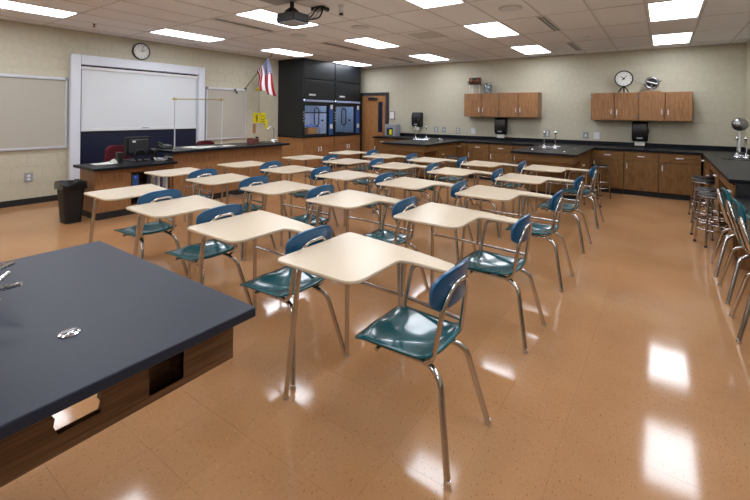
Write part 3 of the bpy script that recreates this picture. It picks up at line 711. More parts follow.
# continuous black worktop with splash: far wall run, right run and both peninsulas
m = MB()
tops = thing('lab_worktop', 'continuous black resin worktop along the far and right walls', 'worktop', (0, 0, CT-.04))
def slab(nm_, x0, y0, x1, y1): return MB().prism([(x0, y0), (x1, y0), (x1, y1), (x0, y1)], 0, .04).obj(nm_, 'black_top', tops, bevel=.004)
slab('far_run', -6.69, CF-.01, R_-.007, B_-.007); slab('right_run', .565, 5.60, R_-.007, CF-.01)
B(-6.69, B_-.03, .04, R_-.007, B_-.007, .125).obj('backsplash', 'black_top', tops); B(R_-.03, 5.60, .04, R_-.007, B_-.03, .125).obj('backsplash', 'black_top', tops)
# stepped end: dark return down to the low counter
t = thing('low_counter', 'lower black counter along the right wall where the chairs stand', 'counter', (.60, 3.0, 0))
B(0, -5.2, .70, R_-.61, 2.595, .74).obj('counter_top', 'black_top', t, bevel=.004); B(.02, 2.575, .74, R_-.61, 2.61, .86).obj('step_riser', 'toe_kick', t)
B(.03, -5.2, .60, .05, 2.58, .70).obj('apron', 'wood_dark', t)
for yy in (-5.2, -1.6, 2.56): B(.04, yy, 0, R_-.61, yy+.03, .70).obj('support_panel', 'wood', t)

def peninsula(x0, x1, y0, lab_top, lab_base, ap_drop=.13, gname='peninsula aprons'):
    t = thing('lab_peninsula', lab_top, 'lab bench', ((x0+x1)/2, y0, 0), 0, 'lab peninsulas off the far counter'); w = (x1-x0)/2-.06; L = CF-.02-y0; z = CT-.04
    MB().prism([(-w-.06, 0), (w+.06, 0), (w+.06, L+.008), (-w-.06, L+.008)], CT-.04, CT).obj('worktop', 'black_top', t, bevel=.004)
    B(-w, .06, z-ap_drop, w, .08, z).obj('end_apron', 'wood_base_cross', t); B(-w, .08, z-ap_drop, -w+.02, L, z).obj('side_apron', 'wood_base_cross', t); B(w-.02, .08, z-ap_drop, w, L, z).obj('side_apron', 'wood_base_cross', t)
    # kneehole recess sheet under the end apron, then the pedestal
    MB().prism([(0, z-ap_drop), (.02, z-ap_drop), (.02+.10, z-ap_drop-.14), (.10, z-ap_drop-.14)], -w+.05, w-.05, lambda a, b, c: (c, .08+a, b)).obj('slant_panel', 'wood_base_cross', t)
    ped = B(-w+.02, .72, .1, w-.02, L, z-.001).obj('pedestal', 'wood_base', t); B(-w+.08, .78, 0, w-.08, L, .1).obj('toe_kick', 'toe_kick', ped)
    for k in range(3):
        for sx in (-1, 1):
            a, b = (w-.02, w) if sx > 0 else (-w, -w+.02)
            d = B(a, .74, .12+k*.2, b, 1.14, .31+k*.2).obj('drawer', 'wood_base_cross', t, bevel=.003); handle(d, (sx*w, .94, .23+k*.2), (0, 1, 0), .09, (sx, 0, 0))
    for k in range(2): B(-w+.04+k*(w-.02), .70, .12, -.01+k*(w-.03), .72, .70).obj('door', 'wood_base', t, bevel=.003)
peninsula(-5.18, -4.07, 7.64, 'oak lab peninsula with black worktop nearer the door', '')
peninsula(-2.25, -1.15, 7.44, 'oak lab peninsula with black worktop between the stools', '')

# water and gas fixtures on the worktops
def fixture(x, y, lab, rz=0, two=True, sc=1.0):
    t = thing('lab_fixture', lab, 'lab fixture', (x, y, CT), rz, 'chrome water and gas fixtures')
    for sx in ((-1, 1) if two else (0,)):
        c = MB(); X = .11*sx*sc
        c.lathe([(.045, 0), (.045, .012), (.028, .03), (.018, .06), (.012, .08)], (X, 0, 0), 16); o = c.obj('column', 'bright_chrome', t, smooth=50)
        MB().tube(smooth_path([(X, 0, .07), (X, 0, .26), (X, -.01, .30)], 5), .010, 10).obj('riser', 'bright_chrome', o, smooth=60)
        MB().lathe([(.012, .28), (.024, .29), (.026, .32), (.014, .335)], (X, -.01, 0), 14).obj('nozzle_cap', 'bright_chrome', o, smooth=50)
        for a in (0, 2.1, 4.2):
            MB().tube([(X, 0, .045), (X+.10*math.cos(a+.4), .10*math.sin(a+.4), .03)], [.014, .009], 8).obj('serrated_arm', 'bright_chrome', o, smooth=60)
    B(-.16*sc if two else -.05, -.05, 0, .16*sc if two else .05, .05, .012).obj('base_plate', 'bright_chrome', t, bevel=.004)
    return t
fixture(-4.98, 9.10, 'pair of chrome taps on the left peninsula', .3, sc=1.25)
fixture(-1.80, 8.45, 'pair of chrome taps on the right peninsula', .3, sc=.9)
fixture(1.02, 8.62, 'pair of chrome taps on the right wall counter', -.6, sc=.55)
for x, y, l in ((-2.0, 7.95, 'small chrome rod socket at the left front of the right peninsula'), (-1.41, 7.82, 'small chrome rod socket at the right front of the right peninsula'), (-1.38, 8.66, 'small chrome rod socket at the right rear of the right peninsula')):
    t = thing('rod_socket', l, 'socket', (x, y, CT), 0, 'rod sockets'); MB().lathe([(.032, 0), (.032, .006), (.022, .012), (.01, .012)], n=16).obj('cap', 'bright_chrome', t, smooth=40); MB().cyl((0, 0, .012), (0, 0, .02), .008, n=8).obj('screw', 'steel', t)
t = thing('gas_turret', 'small chrome gas turret on the left peninsula right edge', 'gas tap', (-4.19, 8.6, CT)); MB().lathe([(.035, 0), (.035, .01), (.02, .02), (.018, .06), (.024, .065), (.01, .08)], n=16).obj('body', 'bright_chrome', t, smooth=40); MB().tube([(0, 0, .05), (.07, -.03, .05)], [.012, .007], 8).obj('nozzle', 'bright_chrome', t, smooth=50); MB().tube([(0, 0, .07), (-.05, 0, .08)], .008, 8).obj('lever', 'bright_chrome', t, smooth=50)
t = thing('counter_sink', 'black cup sink beside the taps on the right counter', 'sink', (.93, 8.30, CT)); MB().lathe([(.17, 0), (.17, .008), (.14, .01), (.12, .002)], n=24).obj('rim', 'black_plastic', t, smooth=40); MB().cyl((0, 0, .002), (0, 0, .005), .03).obj('strainer', 'steel', t)

# globe on a stand (static generator)
t = thing('static_generator', 'silver globe generator on a slim column in the right corner', 'generator', (1.04, 9.02, CT))
MB().lathe([(.10, 0), (.10, .03), (.08, .05), (.03, .06)], n=24).obj('base', 'dark_plastic', t, smooth=40); MB().cyl((0, 0, .07), (0, 0, .44), .014).obj('column', 'white_plastic', t, smooth=60)
MB().lathe([(.014, -.108), (.06, -.096), (.098, -.056), (.113, 0), (.098, .056), (.062, .094), (.02, .11), (.001, .112)], (0, 0, .525), 28).obj('globe', 'steel', t, smooth=60); MB().tube([(.10, 0, .525), (.118, 0, .525)], .01, 8).obj('seam_stud', 'steel', t)

# paper towel dispensers, plates, dispenser box
def towel(x, lab, zb=1.16):
    t = thing('towel_dispenser', lab, 'towel dispenser', (x, B_-.006, zb), 0, 'black paper towel dispensers')
    m = MB().prism([(0, 0), (-.16, .0), (-.20, .06), (-.20, .30), (-.16, .40), (0, .40)], -.14, .14, lambda a, b, c: (c, a, b)); m.obj('cover', 'black_plastic', t, bevel=.02, smooth=40)
    B(-.125, -.14, -.012, .125, -.02, 0).obj('base', 'dark_plastic', t); B(-.09, -.12, -.10, .09, -.115, -.012).obj('paper_tongue', 'paper', t); B(-.05, -.205, .045, .05, -.198, .075).obj('badge', 'grey_plastic', t)
    B(.14, -.15, .16, .155, -.07, .24).obj('feed_knob', 'dark_plastic', t, bevel=.006)
towel(-5.70, 'black paper towel dispenser behind the left peninsula taps', 1.19); towel(-3.32, 'black paper towel dispenser under the left wall cabinets', 1.07); towel(-.40, 'black paper towel dispenser under the right wall cabinets', 1.03)
for x, z, l, kd in ((-5.15, 1.12, 'first grey wall plate right of the left towel dispenser', 'outlet'), (-4.92, 1.12, 'second grey wall plate right of the left towel dispenser', 'switch'), (-4.51, 1.11, 'third grey wall plate right of the left towel dispenser', 'outlet'), (-4.08, 1.11, 'white wall plate under the left end of the left wall cabinet', 'outlet'), (-2.24, 1.11, 'grey wall outlet behind the right peninsula taps', 'outlet'), (-1.43, 1.10, 'blank grey plate right of the right peninsula taps', 'switch'), (-1.21, 1.10, 'pale outlet left of the right wall cabinet, above splash', 'outlet')):
    wall_plate((x, B_-.006, z), PI, l, kd, 'white_plastic' if 'white' in l or 'pale' in l else 'grey_plastic')
t = thing('notice_holder', 'white wall notice pad beside the classroom door', 'wall pad', (-6.60, B_-.006, 1.37)); MB().prism(rrect(-.09, 0, .09, .25, .02), 0, .03, lambda x, y, z: (x, -z, y)).obj('holder', 'grey_plastic', t); B(-.07, -.034, .03, .07, -.03, .22).obj('card', 'paper', t)
t = thing('water_dispenser', 'grey countertop dispenser with a yellow label beside the door', 'dispenser', (-6.42, 10.02, CT)); MB().prism(rrect(-.19, -.14, .19, .14, .04), 0, .34).obj('housing', 'grey_plastic', t, bevel=.012, smooth=40); B(-.10, -.150, .03, .10, -.138, .24).obj('niche', 'dark_plastic', t); B(-.005, -.158, .05, .075, -.150, .19).obj('label_tag', 'yellow', t); B(-.10, -.154, .2, .02, -.15, .24).obj('display', 'hood_blue', t)

# wall cabinets
def wall_cab(x0, x1, z0, z1, lab):
    t = thing('wall_cabinet', lab, 'cabinet', (x0, B_-.006, z0), 0, 'oak wall cabinets'); w = x1-x0; h = z1-z0; D = .33
    B(0, -D, 0, w, 0, .02).obj('bottom_panel', 'wood_cross', t); B(0, -D, h-.02, w, 0, h).obj('top_panel', 'wood_cross', t); B(0, -D, .02, .02, 0, h-.02).obj('side_panel', 'wood', t); B(w-.02, -D, .02, w, 0, h-.02).obj('side_panel', 'wood', t); B(.02, -.02, .02, w-.02, 0, h-.02).obj('back_panel', 'wood_dark', t); B(w/2-.015, -D, .02, w/2+.015, -.02, h-.02).obj('centre_stile', 'wood', t)
    dw = w/4
    for k in range(4):
        d = B(k*dw+.006, -D-.02, .004, (k+1)*dw-.006, -D, h-.004).obj('door', 'wood', t, bevel=.003); hx = (k+1)*dw-.05 if k % 2 == 0 else k*dw+.05
        handle(d, (hx, -D-.02, .17), (0, 0, 1), .09, (0, -1, 0)); 
        if k % 2: MB().cyl((hx, -D-.02, .08), (hx, -D-.026, .08), .011, n=10).obj('lock', 'bright_chrome', d)
        ex = k*dw+.012 if k % 2 == 0 else (k+1)*dw-.012
        for zz in (.08, h-.08): MB().cyl((ex, -D-.022, zz-.03), (ex, -D-.022, zz+.03), .008, n=8).obj('hinge', 'steel', d)
wall_cab(-4.20, -2.38, 1.49, 2.075, 'oak wall cabinet with four doors, the left of the two')
wall_cab(-1.29, .465, 1.455, 2.03, 'oak wall cabinet with four doors, the right of the two')

# things on the wall cabinets
t = thing('engine_model', 'brown engine model on thin legs atop the left wall cabinet', 'model', (-3.97, 10.10, 2.075))
for sx in (-.13, -.03, .13): MB().cyl((sx, -.05, 0), (sx, -.05, .24), .009, n=8).obj('leg', 'white_plastic', t)
for sx in (-.1, .1): MB().cyl((sx, .06, 0), (sx, .06, .24), .009, n=8).obj('leg', 'white_plastic', t)
B(-.16, -.09, .235, .16, .09, .25).obj('shelf', 'dark_plastic', t); MB().lathe([(.05, -.15), (.085, -.14), (.085, -.03), (.07, -.02), (.07, .03), (.085, .04), (.085, .14), (.05, .15)], (0, 0, .33), 18, 'x').obj('drum', 'copper', t, smooth=40)
MB().lathe([(.03, 0), (.045, .01), (.03, .05)], (-.2, 0, .31), 14, 'x').obj('knob', 'bright_chrome', t, smooth=40); MB().tube([(-.15, 0, .33), (-.2, 0, .31)], .012, 8).obj('shaft', 'steel', t); B(-.05, -.1, .34, .06, -.06, .4).obj('plate', 'dark_plastic', t)
t = thing('glass_jar', 'clear lidded jar of pale beads atop the left wall cabinet', 'jar', (-3.63, 10.10, 2.075)); MB().lathe([(.09, 0), (.1, .02), (.1, .19), (.07, .23), (.07, .24)], n=22).obj('jar', 'glass', t, smooth=50)
for k in range(14):
    a = k*2.4; r = .055 if k % 3 else .02; MB().lathe([(.004, -.03), (.024, -.018), (.03, 0), (.024, .018), (.004, .03)], (r*math.cos(a), r*math.sin(a), .035 + .012*k), 10).obj('bead', 'grey_plastic' if k % 2 else 'white_plastic', t, smooth=60)
MB().lathe([(.075, .24), (.075, .26), (.02, .268)], n=22).obj('lid', 'steel', t, smooth=40)
t = thing('dial_gauge', 'large round black rimmed dial on feet atop the right wall cabinet', 'dial', (-.69, 10.08, 2.03))
MB().lathe([(.15, -.02), (.172, -.02), (.172, .03), (.15, .035), (.15, -.02)], (0, 0, .30), 36, 'y', cap=False).obj('rim', 'black_plastic', t, smooth=40); MB().lathe([(.15, -.012), (.15, .02)], (0, 0, .30), 36, 'y').obj('face', 'paper', t)
for k in range(12):
    a = k*PI/6; MB().cyl((.115*math.cos(a), -.013, .30+.115*math.sin(a)), (.135*math.cos(a), -.013, .30+.135*math.sin(a)), .004, n=6).obj('tick', 'black_plastic', t)
for a, l in ((.9, .09), (2.4, .07), (3.9, .05)): MB().cyl((0, -.015, .30), (l*math.cos(a), -.015, .30+l*math.sin(a)), .006, n=6).obj('pointer', 'dark_plastic', t)
MB().cyl((0, -.012, .30), (0, -.022, .30), .022).obj('hub', 'dark_plastic', t)
MB().tube(fillet([(-.09, -.03, .008), (-.05, -.02, .09), (0, 0, .14), (.05, -.02, .09), (.09, -.03, .008)], .04), .012, 8).obj('foot', 'black_plastic', t, smooth=60); MB().tube([(0, 0, .13), (0, .09, .008)], .012, 8).obj('foot', 'black_plastic', t, smooth=60)
t = thing('wheel_apparatus', 'steel wheel apparatus on a wooden plinth atop the right cabinet', 'apparatus', (-.20, 10.08, 2.03))
B(-.15, -.09, 0, .15, .09, .025).obj('plinth', 'wood_light', t, bevel=.003); MB().tube([(.105*math.cos(a), 0, .19+.105*math.sin(a)) for a in [k*2*PI/28 for k in range(28)]], .026, 10, closed=True).obj('ring', 'steel', t, smooth=60)
MB().lathe([(.09, -.01), (.09, .01)], (0, .01, .19), 24, 'y').obj('disc', 'black_plastic', t); MB().tube([(-.09, -.03, .22), (.10, -.03, .16)], .022, 8).obj('arm', 'steel', t, smooth=60); MB().tube([(0, -.02, .19), (0, -.02, .03)], .02, 8).obj('post', 'steel', t, smooth=60)
MB().tube([(.09, -.03, .18), (.17, -.03, .24)], .006, 6).obj('lever', 'dark_plastic', t); B(-.05, -.05, .025, .05, .05, .06).obj('bracket', 'steel', t)

# ================================================================== FOREGROUND PENINSULA
ix0, ix1, iy0, iy1 = -2.24, -1.075, -1.95, .875
t = thing('lab_table', 'dark slate topped lab table with oak apron in the foreground', 'lab table', (-1.165, iy1, 0))
MB().prism(rrect(ix0+1.165, iy0-iy1, ix1+1.165, 0, .006, 2), .88, .91).obj('worktop', 'island_top', t, bevel=.004)
# apron with a see-through outlet cutout (ornamented plate hole) and a recessed box: built from strips around the openings
za, zb = .725, .88
hole = (-.523, -.403); box_ = (-.295, -.195)          # along y from the table end
hz0, hz1 = .76, .86; bz0, bz1 = .748, .850
m = MB(); T = -.02
m.box(T, iy0-iy1+.05, za, 0, hole[0], zb); m.box(T, hole[0], za, 0, hole[1], hz0); m.box(T, hole[0], hz1, 0, hole[1], zb)
m.box(T, hole[1], za, 0, box_[0], zb); m.box(T, box_[0], za, 0, box_[1], bz0); m.box(T, box_[0], bz1, 0, box_[1], zb); m.box(T, box_[1], za, 0, -.022, zb)
m.obj('side_apron', 'wood_dark', t)
# the cutout itself: pointed, chamfered outline cut through a small panel
hp = [(1, 1), (1.1, .45), (.95, .15), (1, -.35), (.82, -1), (-1, -1), (-1.1, -.45), (-.95, -.15), (-1, .35), (-.82, 1)]
hc = ((hole[0]+hole[1])/2, (hz0+hz1)/2); hw_, hh_ = (hole[1]-hole[0])/2, (hz1-hz0)/2
def ray_poly(P, th):
    d = (math.cos(th), math.sin(th)); best = None
    for k in range(len(P)):
        (ax, ay), (bx_, by_) = P[k], P[(k+1) % len(P)]; ex, ey = bx_-ax, by_-ay; den = d[0]*ey - d[1]*ex
        if abs(den) < 1e-12: continue
        tt = (ax*ey - ay*ex)/den; uu = (ax*d[1] - ay*d[0])/den
        if tt > 0 and -1e-9 <= uu <= 1+1e-9: best = tt if best is None else min(best, tt)
    return best*d[0], best*d[1]
RP_ = [(hw_, hh_), (-hw_, hh_), (-hw_, -hh_), (hw_, -hh_)]; HP_ = [(-a*hw_*.83, b*hh_*.72) for a, b in hp]
ths = sorted([math.atan2(b, a) for a, b in RP_ + HP_] + [k*PI/20 - PI for k in range(40)])
m = MB(); nt = len(ths)
for xx in (0, T):
    for P in (RP_, HP_):
        for th in ths: q = ray_poly(P, th); m.v.append((xx, hc[0]+q[0], hc[1]+q[1]))
for k in range(nt):
    l = (k+1) % nt
    m.f += [(k, l, nt+l, nt+k), (2*nt+l, 2*nt+k, 3*nt+k, 3*nt+l), (nt+k, nt+l, 3*nt+l, 3*nt+k)]
m.obj('cutout_panel', 'wood_dark', t)
f_ = MB(); f_.box(-.075, box_[0]-.004, bz0-.004, 0.002, box_[0], bz1+.004).box(-.075, box_[1], bz0-.004, 0.002, box_[1]+.004, bz1+.004).box(-.075, box_[0], bz0-.004, .002, box_[1], bz0).box(-.075, box_[0], bz1, .002, box_[1], bz1+.004).box(-.078, box_[0]-.004, bz0-.004, -.075, box_[1]+.004, bz1+.004); f_.obj('recessed_box', 'wood_dark', t)
B(ix0-ix1+.12, -.042, za, -.02, -.022, zb).obj('end_apron', 'wood_dark', t); B(ix0-ix1+.10, iy0-iy1+.05, za, ix0-ix1+.12, -.022, zb).obj('side_apron', 'wood_dark', t)
B(ix0-ix1+.14, iy0-iy1+.05, .1, -.04, -1.35, .88).obj('pedestal', 'wood_dark', t); B(ix0-ix1+.2, iy0-iy1+.05, 0, -.1, -1.40, .1).obj('toe_kick', 'toe_kick', t)
t = thing('table_drain', 'round chrome drain cap set in the foreground table top', 'drain cap', (-1.37, .46, .91)); MB().lathe([(.026, 0), (.026, .003), (.02, .006), (.012, .004), (.010, .007), (.001, .008)], n=28).obj('cap', 'bright_chrome', t, smooth=40); B(-.003, -.018, .006, .003, .018, .009).obj('slot', 'steel', t)
t = thing('gas_turret', 'chrome serrated gas turret at the left edge of foreground table', 'gas tap', (-1.785, .365, .91))
MB().lathe([(.04, 0), (.04, .01), (.026, .02), (.022, .08), (.028, .085), (.026, .11), (.01, .125)], n=18).obj('body', 'bright_chrome', t, smooth=40)
def noz(a, z, l=.11):
    pts = []; R = []
    for k in range(13):
        q = .02 + (l-.02)*k/12; pts.append((q*math.cos(a), q*math.sin(a), z + .02*k/12)); R.append((.011 - .004*k/12) * (1 if k % 2 else .82))
    MB().tube(pts, R, 10).obj('nozzle', 'bright_chrome', t)
for a in (.75, 2.3, 3.8, 5.4): noz(a, .045)
for a in (1.5, 3.0): MB().tube([(0, 0, .10), (.075*math.cos(a), .075*math.sin(a), .12)], [.012, .009], 8).obj('lever', 'bright_chrome', t, smooth=50)

# ================================================================== STUDENT DESKS
def chair_seat(parent, x0, x1, y0, y1, z, flip=1):
    """moulded seat shell; x0 front edge, x1 rear edge"""
    yc = (y0+y1)/2; hw = (y1-y0)/2
    def f(u, v):
        s_ = 2*v-1; w = hw*(1 - .12*u); ex = x0 + (x1-x0)*u
        corner = 1 - .10*abs(s_)**6*(1 if u > .5 else .4)
        dish = -.022*math.exp(-((u-.62)/.3)**2)*math.exp(-(s_/.7)**2*1.0)
        front = -.014*max(0, (.18-u)/.18)**2; rear = .022*max(0, (u-.82)/.18)**2
        side = .010*abs(s_)**3; hump = .012*math.exp(-((u-.12)/.16)**2)*math.exp(-(s_/.32)**2)
        uu = .5 + (u-.5)*(1 - .06*abs(s_)**5)
        ex = x0 + (x1-x0)*uu
        return Vector((ex, yc + s_*w*(1 - .05*abs(2*u-1)**8), z + dish + front + rear + side + hump))
    return MB().grid(f, 18, 18).obj('seat', 'teal_plastic', parent, smooth=180, solid=.013)
def chair_back(parent, x, yc, z0, z1, hw, m, sgn=1):
    """oval backrest pad, concave towards the sitter (-x * sgn)"""
    zc, hh_ = (z0+z1)/2, (z1-z0)/2; mb = MB(); ns, nr = 40, 6
    for r in range(nr + 1):
        for k in range(ns):
            a = 2*PI*k/ns; c, s_ = math.cos(a), math.sin(a); q = r/nr
            e = 2/3.4; yy = hw*q*math.copysign(abs(c)**e, c); zz = hh_*q*math.copysign(abs(s_)**e, s_)
            zz += .018*(1-(yy/hw)**2) * (1 if zz > 0 else .2) * q
            mb.v.append((x - sgn*(.20*yy*yy/hw*1.1) + sgn*.06*(zz) + sgn*.006*q*q*0, yc+yy, zc+zz))
    for r in range(nr):
        for k in range(ns):
            l = (k+1) % ns; mb.f.append((r*ns+k, r*ns+l, (r+1)*ns+l, (r+1)*ns+k))
    return mb.obj('backrest', m, parent, smooth=180, solid=.018, bevel=.004)
TR = .0145
def foot(leg, p):
    MB().lathe([(.010, -.001), (.017, .004), (.018, .012), (.013, .02), (.013, .03)], p, 12).obj('foot_glide', 'bright_chrome', leg, smooth=50)
ZT = .748
def make_desk(loc, lab):
    t = thing('student_desk', lab, 'student desk', loc, 0, 'combination desks in five rows')
    # tabletop with the arm running back on the sitter's right
    poly = round_poly([(-.005, -.005), (.545, -.01), (.545, .39), (.60, .405), (.835, .40), (.835, .505), (.50, .585), (-.005, .645)],
                      [.05, .10, .10, .06, .02, .04, .3, .045], 7)
    MB().prism(poly, ZT-.019, ZT).obj('tabletop', 'desk_top', t, bevel=.006, smooth=35, seg=3)
    MB().prism(round_poly([(.07, .05), (.45, .05), (.45, .5), (.07, .56)], [.04]*4, 4), ZT-.024, ZT-.018).obj('underside_panel', 'desk_edge', t)
    # front legs
    l = MB().tube(fillet([(.085, .52, 0.01), (.09, .51, ZT-.05), (.12, .46, ZT-.032), (.30, .46, ZT-.032)], .05), TR, 10).obj('leg', 'chrome', t, smooth=60); foot(l, (.085, .52, 0))
    l = MB().tube(fillet([(.07, .02, .01), (.115, .065, ZT-.05), (.16, .10, ZT-.032), (.30, .11, ZT-.032)], .05), TR, 10).obj('leg', 'chrome', t, smooth=60); foot(l, (.07, .02, 0))
    MB().tube([(.30, .09, ZT-.032), (.30, .48, ZT-.032)], .010, 8).obj('table_brace', 'chrome', t, smooth=60)
    # rear legs run up, kink forward and pass under the seat
    for xr, y0, y1, y2 in ((1.0, .05, .115, .145), (1.015, .485, .405, .38)):
        l = MB().tube(fillet([(xr, y0, .01), (.93, y1, .385), (.855, y2, .42), (.53, y2, .417)], .05), TR, 10).obj('leg', 'chrome', t, smooth=60); foot(l, (xr, y0, 0))
        MB().tube([(.74, y2-.0, .43), (.78, y2, .43)], .02, 8).obj('seat_clip', 'steel', t)
    # back bow: up both sides and over behind the backrest
    MB().tube(fillet([(.85, .12, .425), (.895, .115, .46), (.932, .135, .69), (.950, .20, .772), (.950, .35, .772), (.932, .39, .69), (.895, .41, .46), (.85, .405, .425)], .05), .012, 10).obj('back_bow', 'chrome', t, smooth=60)
    # right side rail from the front leg to the back bow, with the arm post
    MB().tube(fillet([(.087, .515, .50), (.55, .50, .50), (.905, .41, .52)], .08), .010, 10).obj('side_rail', 'chrome', t, smooth=60)
    MB().tube(fillet([(.55, .385, .415), (.54, .45, .43), (.545, .47, .52), (.575, .49, ZT-.05), (.68, .475, ZT-.028)], .04), .012, 10).obj('arm_post', 'chrome', t, smooth=60)
    MB().tube([(.50, .495, .50), (.515, .47, ZT-.028)], .010, 10).obj('arm_post', 'chrome', t, smooth=60)
    MB().tube([(.60, .10, .412), (.60, .39, .412)], .010, 8).obj('seat_brace', 'chrome', t, smooth=60)
    chair_seat(t, .485, .905, .06, .47, .455)
    chair_back(t, .938, .278, .665, .822, .195, 'blue_plastic')
    return t
DK = [(0, 0, -1.717, 1.52), (0, 1, -2.677, 1.57), (0, 2, -3.634, 1.6), (0, 3, -4.588, 1.64), (1, 0, -1.717, 2.69), (1, 1, -2.677, 2.71), (1, 2, -3.634, 2.71), (1, 3, -4.588, 2.67), (1, 4, -5.54, 2.66), (2, 0, -1.717, 3.84), (2, 1, -2.677, 3.83), (2, 2, -3.634, 3.84), (2, 3, -4.588, 3.76), (2, 4, -5.54, 3.73), (3, 0, -1.717, 5.03), (3, 1, -2.677, 5.05), (3, 2, -3.634, 5.08), (3, 3, -4.588, 5.04), (3, 4, -5.54, 5.02), (4, 0, -1.717, 6.26), (4, 1, -2.677, 6.2), (4, 2, -3.634, 6.13), (4, 3, -4.588, 6.13), (4, 4, -5.54, 6.25)]
rn = ['in the row closest to the viewer', 'in the second row from the viewer', 'in the middle row', 'in the second row from the far peninsulas', 'in the row closest to the far peninsulas']
cn = ['at the open aisle end', 'second from the open aisle', 'third from the open aisle', 'fourth from the open aisle', 'at the teacher bench end']
proto = None
for r, c, x, y in DK:
    lab = 'tan student desk %s, %s' % (rn[r], cn[c])
    if proto is None: proto = make_desk((x, y, 0), lab)
    else: dup(proto, (x, y, 0), None, lab)

# ================================================================== STOOLS AND SIDE CHAIRS
def make_stool(loc, lab, rz=0):
    t = thing('lab_stool', lab, 'stool', loc, rz, 'steel lab stools'); h = .62
    MB().lathe([(.02, h-.016), (.138, h-.016), (.148, h-.010), (.148, h-.003), (.142, h), (.02, h-.003), (.001, h-.003)], n=28).obj('seat', 'black_plastic', t, smooth=40)
    MB().tube([(.142*math.cos(a), .142*math.sin(a), h-.026) for a in [k*2*PI/28 for k in range(28)]], .010, 8, closed=True).obj('seat_ring', 'steel', t, smooth=60)
    for k in range(4):
        a = k*PI/2 + PI/4; c, s_ = math.cos(a), math.sin(a)
        l = MB().tube([(.185*c, .185*s_, .01), (.122*c, .122*s_, h-.026)], .0115, 10).obj('leg', 'chrome', t, smooth=60); MB().lathe([(.012, 0), (.017, .004), (.016, .022)], (.185*c, .185*s_, 0), 10).obj('rubber_foot', 'rubber', l, smooth=50)
    for z, r in ((.20, .165), (.31, .153)): MB().tube([(r*math.cos(a), r*math.sin(a), z) for a in [k*2*PI/32 for k in range(32)]], .008, 8, closed=True).obj('foot_ring', 'chrome', t, smooth=60)
    return t
ST = [(.50, 6.38, 'stool in front of the right counter, nearest the teal chairs'), (.50, 6.80, 'stool in front of the right counter, second from the teal chairs'), (.51, 7.66, 'stool in front of the right counter, second from the far corner'), (.51, 8.09, 'stool in front of the right counter, nearest the far corner'),
      (-.98, 8.80, 'stool at the right side of the right peninsula, by the cabinets'), (-1.02, 7.78, 'stool at the right side of the right peninsula, front end'), (-2.42, 7.92, 'stool at the left side of the right peninsula'), (-3.82, 8.42, 'stool at the right side of the left peninsula')]
proto = None
for k, (x, y, l) in enumerate(ST):
    lab = 'steel lab ' + l
    proto_ = make_stool((x, y, 0), lab, .35) if proto is None else dup(proto, (x, y, 0), .35 + .5*k, lab)
    proto = proto or proto_

def make_chair(loc, lab):
    """teal stacking chair facing +x"""
    t = thing('school_chair', lab, 'chair', loc, 0, 'teal chairs along the low counter')
    for s_ in (-1, 1):
        l = MB().tube(fillet([(-.10, s_*.225, .01), (-.015, s_*.15, .375), (.06, s_*.13, .415), (.34, s_*.13, .412), (.43, s_*.19, .01)], .05), TR, 10).obj('leg', 'chrome', t, smooth=60); foot(l, (-.10, s_*.225, 0)); foot(l, (.43, s_*.19, 0))
    MB().tube(fillet([(.06, -.14, .42), (.022, -.145, .455), (-.05, -.13, .70), (-.075, -.08, .81), (-.075, .08, .81), (-.05, .13, .70), (.022, .145, .455), (.06, .14, .42)], .05), .011, 10).obj('back_bow', 'chrome', t, smooth=60)
    MB().tube([(.25, -.15, .41), (.25, .15, .41)], .010, 8).obj('seat_brace', 'chrome', t, smooth=60)
    chair_seat(t, .42, .015, -.20, .20, .44); chair_back(t, -.03, 0, .655, .82, .19, 'teal_plastic', -1)
    return t
proto = make_chair((.53, 5.37, 0), 'teal school chair at the low counter, nearest the stools')
dup(proto, (.54, 4.66, 0), .03, 'teal school chair at the low counter, middle one')
dup(proto, (.54, 3.95, 0), -.02, 'teal school chair at the low counter, cut by the right edge')

# ================================================================== CEILING DEVICES
t = thing('projector', 'black video projector hanging from the ceiling', 'projector', (-3.815, 3.62, 2.65))
B(-.155, -.135, .012, .155, .135, .125).obj('body', 'black_plastic', t, bevel=.015); B(-.15, -.13, 0, .15, .13, .014).obj('bottom_plate', 'grey_plastic', t)
MB().lathe([(.04, 0), (.045, .01), (.04, .05), (.03, .05)], (-.20, -.05, .06), 18, 'x').obj('lens', 'black_plastic', t, smooth=40)
MB().cyl((-.02, 0, .10), (-.02, 0, H_-2.65-.004), .026).obj('mount_pole', 'black_plastic', t, smooth=60); MB().lathe([(.10, .12), (.09, .16), (.045, .20)], (-.02, 0, 0), 16).obj('mount_head', 'black_plastic', t, smooth=40)
for dx, dy in ((-.1, .08), (.08, .09), (.08, -.09)): MB().tube([(-.02, 0, .15), (dx, dy, .10)], .012, 8).obj('mount_arm', 'black_plastic', t)
B(-.32, -.28, H_-2.65-.012, .04, .02, H_-2.65-.004).obj('ceiling_plate', 'grey_plastic', t)
for q in range(4):
    a = [(-.0 + .03*q, .12, .06), (.02+.05*q, .2+.03*q, .12), (.05+.05*q, .28+.02*q, .2 + .02*q), (.06+.03*q, .36+.02*q, H_-2.65-.01)]
    MB().tube(smooth_path(a, 6), .010 if q % 2 else .007, 8).obj('cable', 'black_plastic' if q % 2 else 'grey_plastic', t, smooth=60)
B(-.02, .34, H_-2.65-.05, .16, .50, H_-2.65-.004).obj('junction_box', 'dark_plastic', t)
for q in range(2): B(.0+.08*q, .42, H_-2.65-.075, .05+.08*q, .47, H_-2.65-.05).obj('connector', 'white_plastic', t)

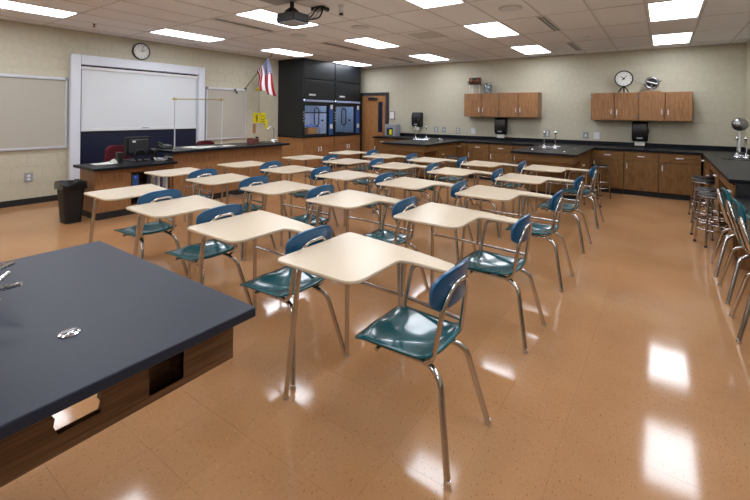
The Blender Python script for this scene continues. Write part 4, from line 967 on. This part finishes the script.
def slot(x, y0, y1, lab):
    t = thing('air_slot', lab, 'air vent', (x, (y0+y1)/2, H_), 0, 'linear slot air vents'); w = (y1-y0)/2; B(-.065, -w, -.006, .065, w, -.001).obj('frame', 'ceiling_grid', t)
    for k in range(2): B(-.045+.05*k, -w+.03, -.0075, -.012+.05*k, w-.03, -.006).obj('slot', 'black_plastic', t)
slot(-1.44, 6.1, 7.28, 'linear black slot vent between the right ceiling lights'); slot(-1.49, 8.56, 9.72, 'linear black slot vent nearest the right wall cabinet'); slot(-5.55, 6.1, 7.25, 'linear slot vent ahead of the fume hoods'); slot(-5.57, 8.56, 9.72, 'linear slot vent nearest the left peninsula'); slot(-5.54, 3.65, 4.8, 'linear slot vent between the projector and the whiteboard wall')
for x, y, l in ((-5.40, 5.28, 'round ceiling speaker grille beyond the projector'), (-1.66, 5.42, 'round ceiling speaker grille near the right slot vent'), (-4.05, 5.32, 'round ceiling speaker grille in the middle of the room')):
    t = thing('ceiling_speaker', l, 'speaker', (x, y, H_), 0, 'round ceiling speakers'); MB().lathe([(.15, -.001), (.15, -.008), (.125, -.012)], n=32).obj('rim', 'ceiling_grid', t, smooth=40); MB().lathe([(.125, -.009), (.125, -.013), (.01, -.016)], n=32).obj('grille', 'alu', t, smooth=40)
t = thing('return_grille', 'flat square return air grille between the middle ceiling lights', 'air vent', (-3.45, 6.5, H_)); B(-.27, -.27, -.006, .27, .27, -.001).obj('frame', 'ceiling_grid', t)
for k in range(9): B(-.24, -.24+.055*k, -.010, .24, -.21+.055*k, -.005).obj('louvre', 'ceiling_grid', t)
t = thing('motion_sensor', 'white motion sensor on the ceiling right of the projector', 'sensor', (-3.45, 4.12, H_)); MB().lathe([(.04, -.001), (.04, -.02), (.02, -.03)], n=16).obj('mount', 'white_plastic', t, smooth=40); MB().tube([(0, 0, -.03), (.05, -.06, -.12)], [.03, .036], 12).obj('housing', 'white_plastic', t, smooth=50); MB().lathe([(.03, -.02), (.025, 0), (.005, .01)], (.05, -.06, -.125), 12).obj('lens', 'dark_plastic', t, smooth=50)
t = thing('smoke_detector', 'small round detector on the ceiling near the right lights', 'detector', (-1.13, 8.07, H_)); MB().lathe([(.05, -.001), (.05, -.02), (.03, -.035)], n=20).obj('cap', 'white_plastic', t, smooth=40); MB().lathe([(.012, -.035), (.012, -.04), (.004, -.041)], n=10).obj('indicator', 'dark_plastic', t)
t = thing('sprinkler_head', 'small copper sprinkler head above the whiteboard wall', 'sprinkler', (-7.57, 2.84, H_)); MB().lathe([(.03, -.001), (.03, -.006), (.01, -.01), (.01, -.04), (.026, -.044), (.026, -.048)], n=14).obj('head', 'copper', t, smooth=40); MB().cyl((0, 0, -.048), (0, 0, -.055), .006, n=8).obj('pin', 'copper', t)
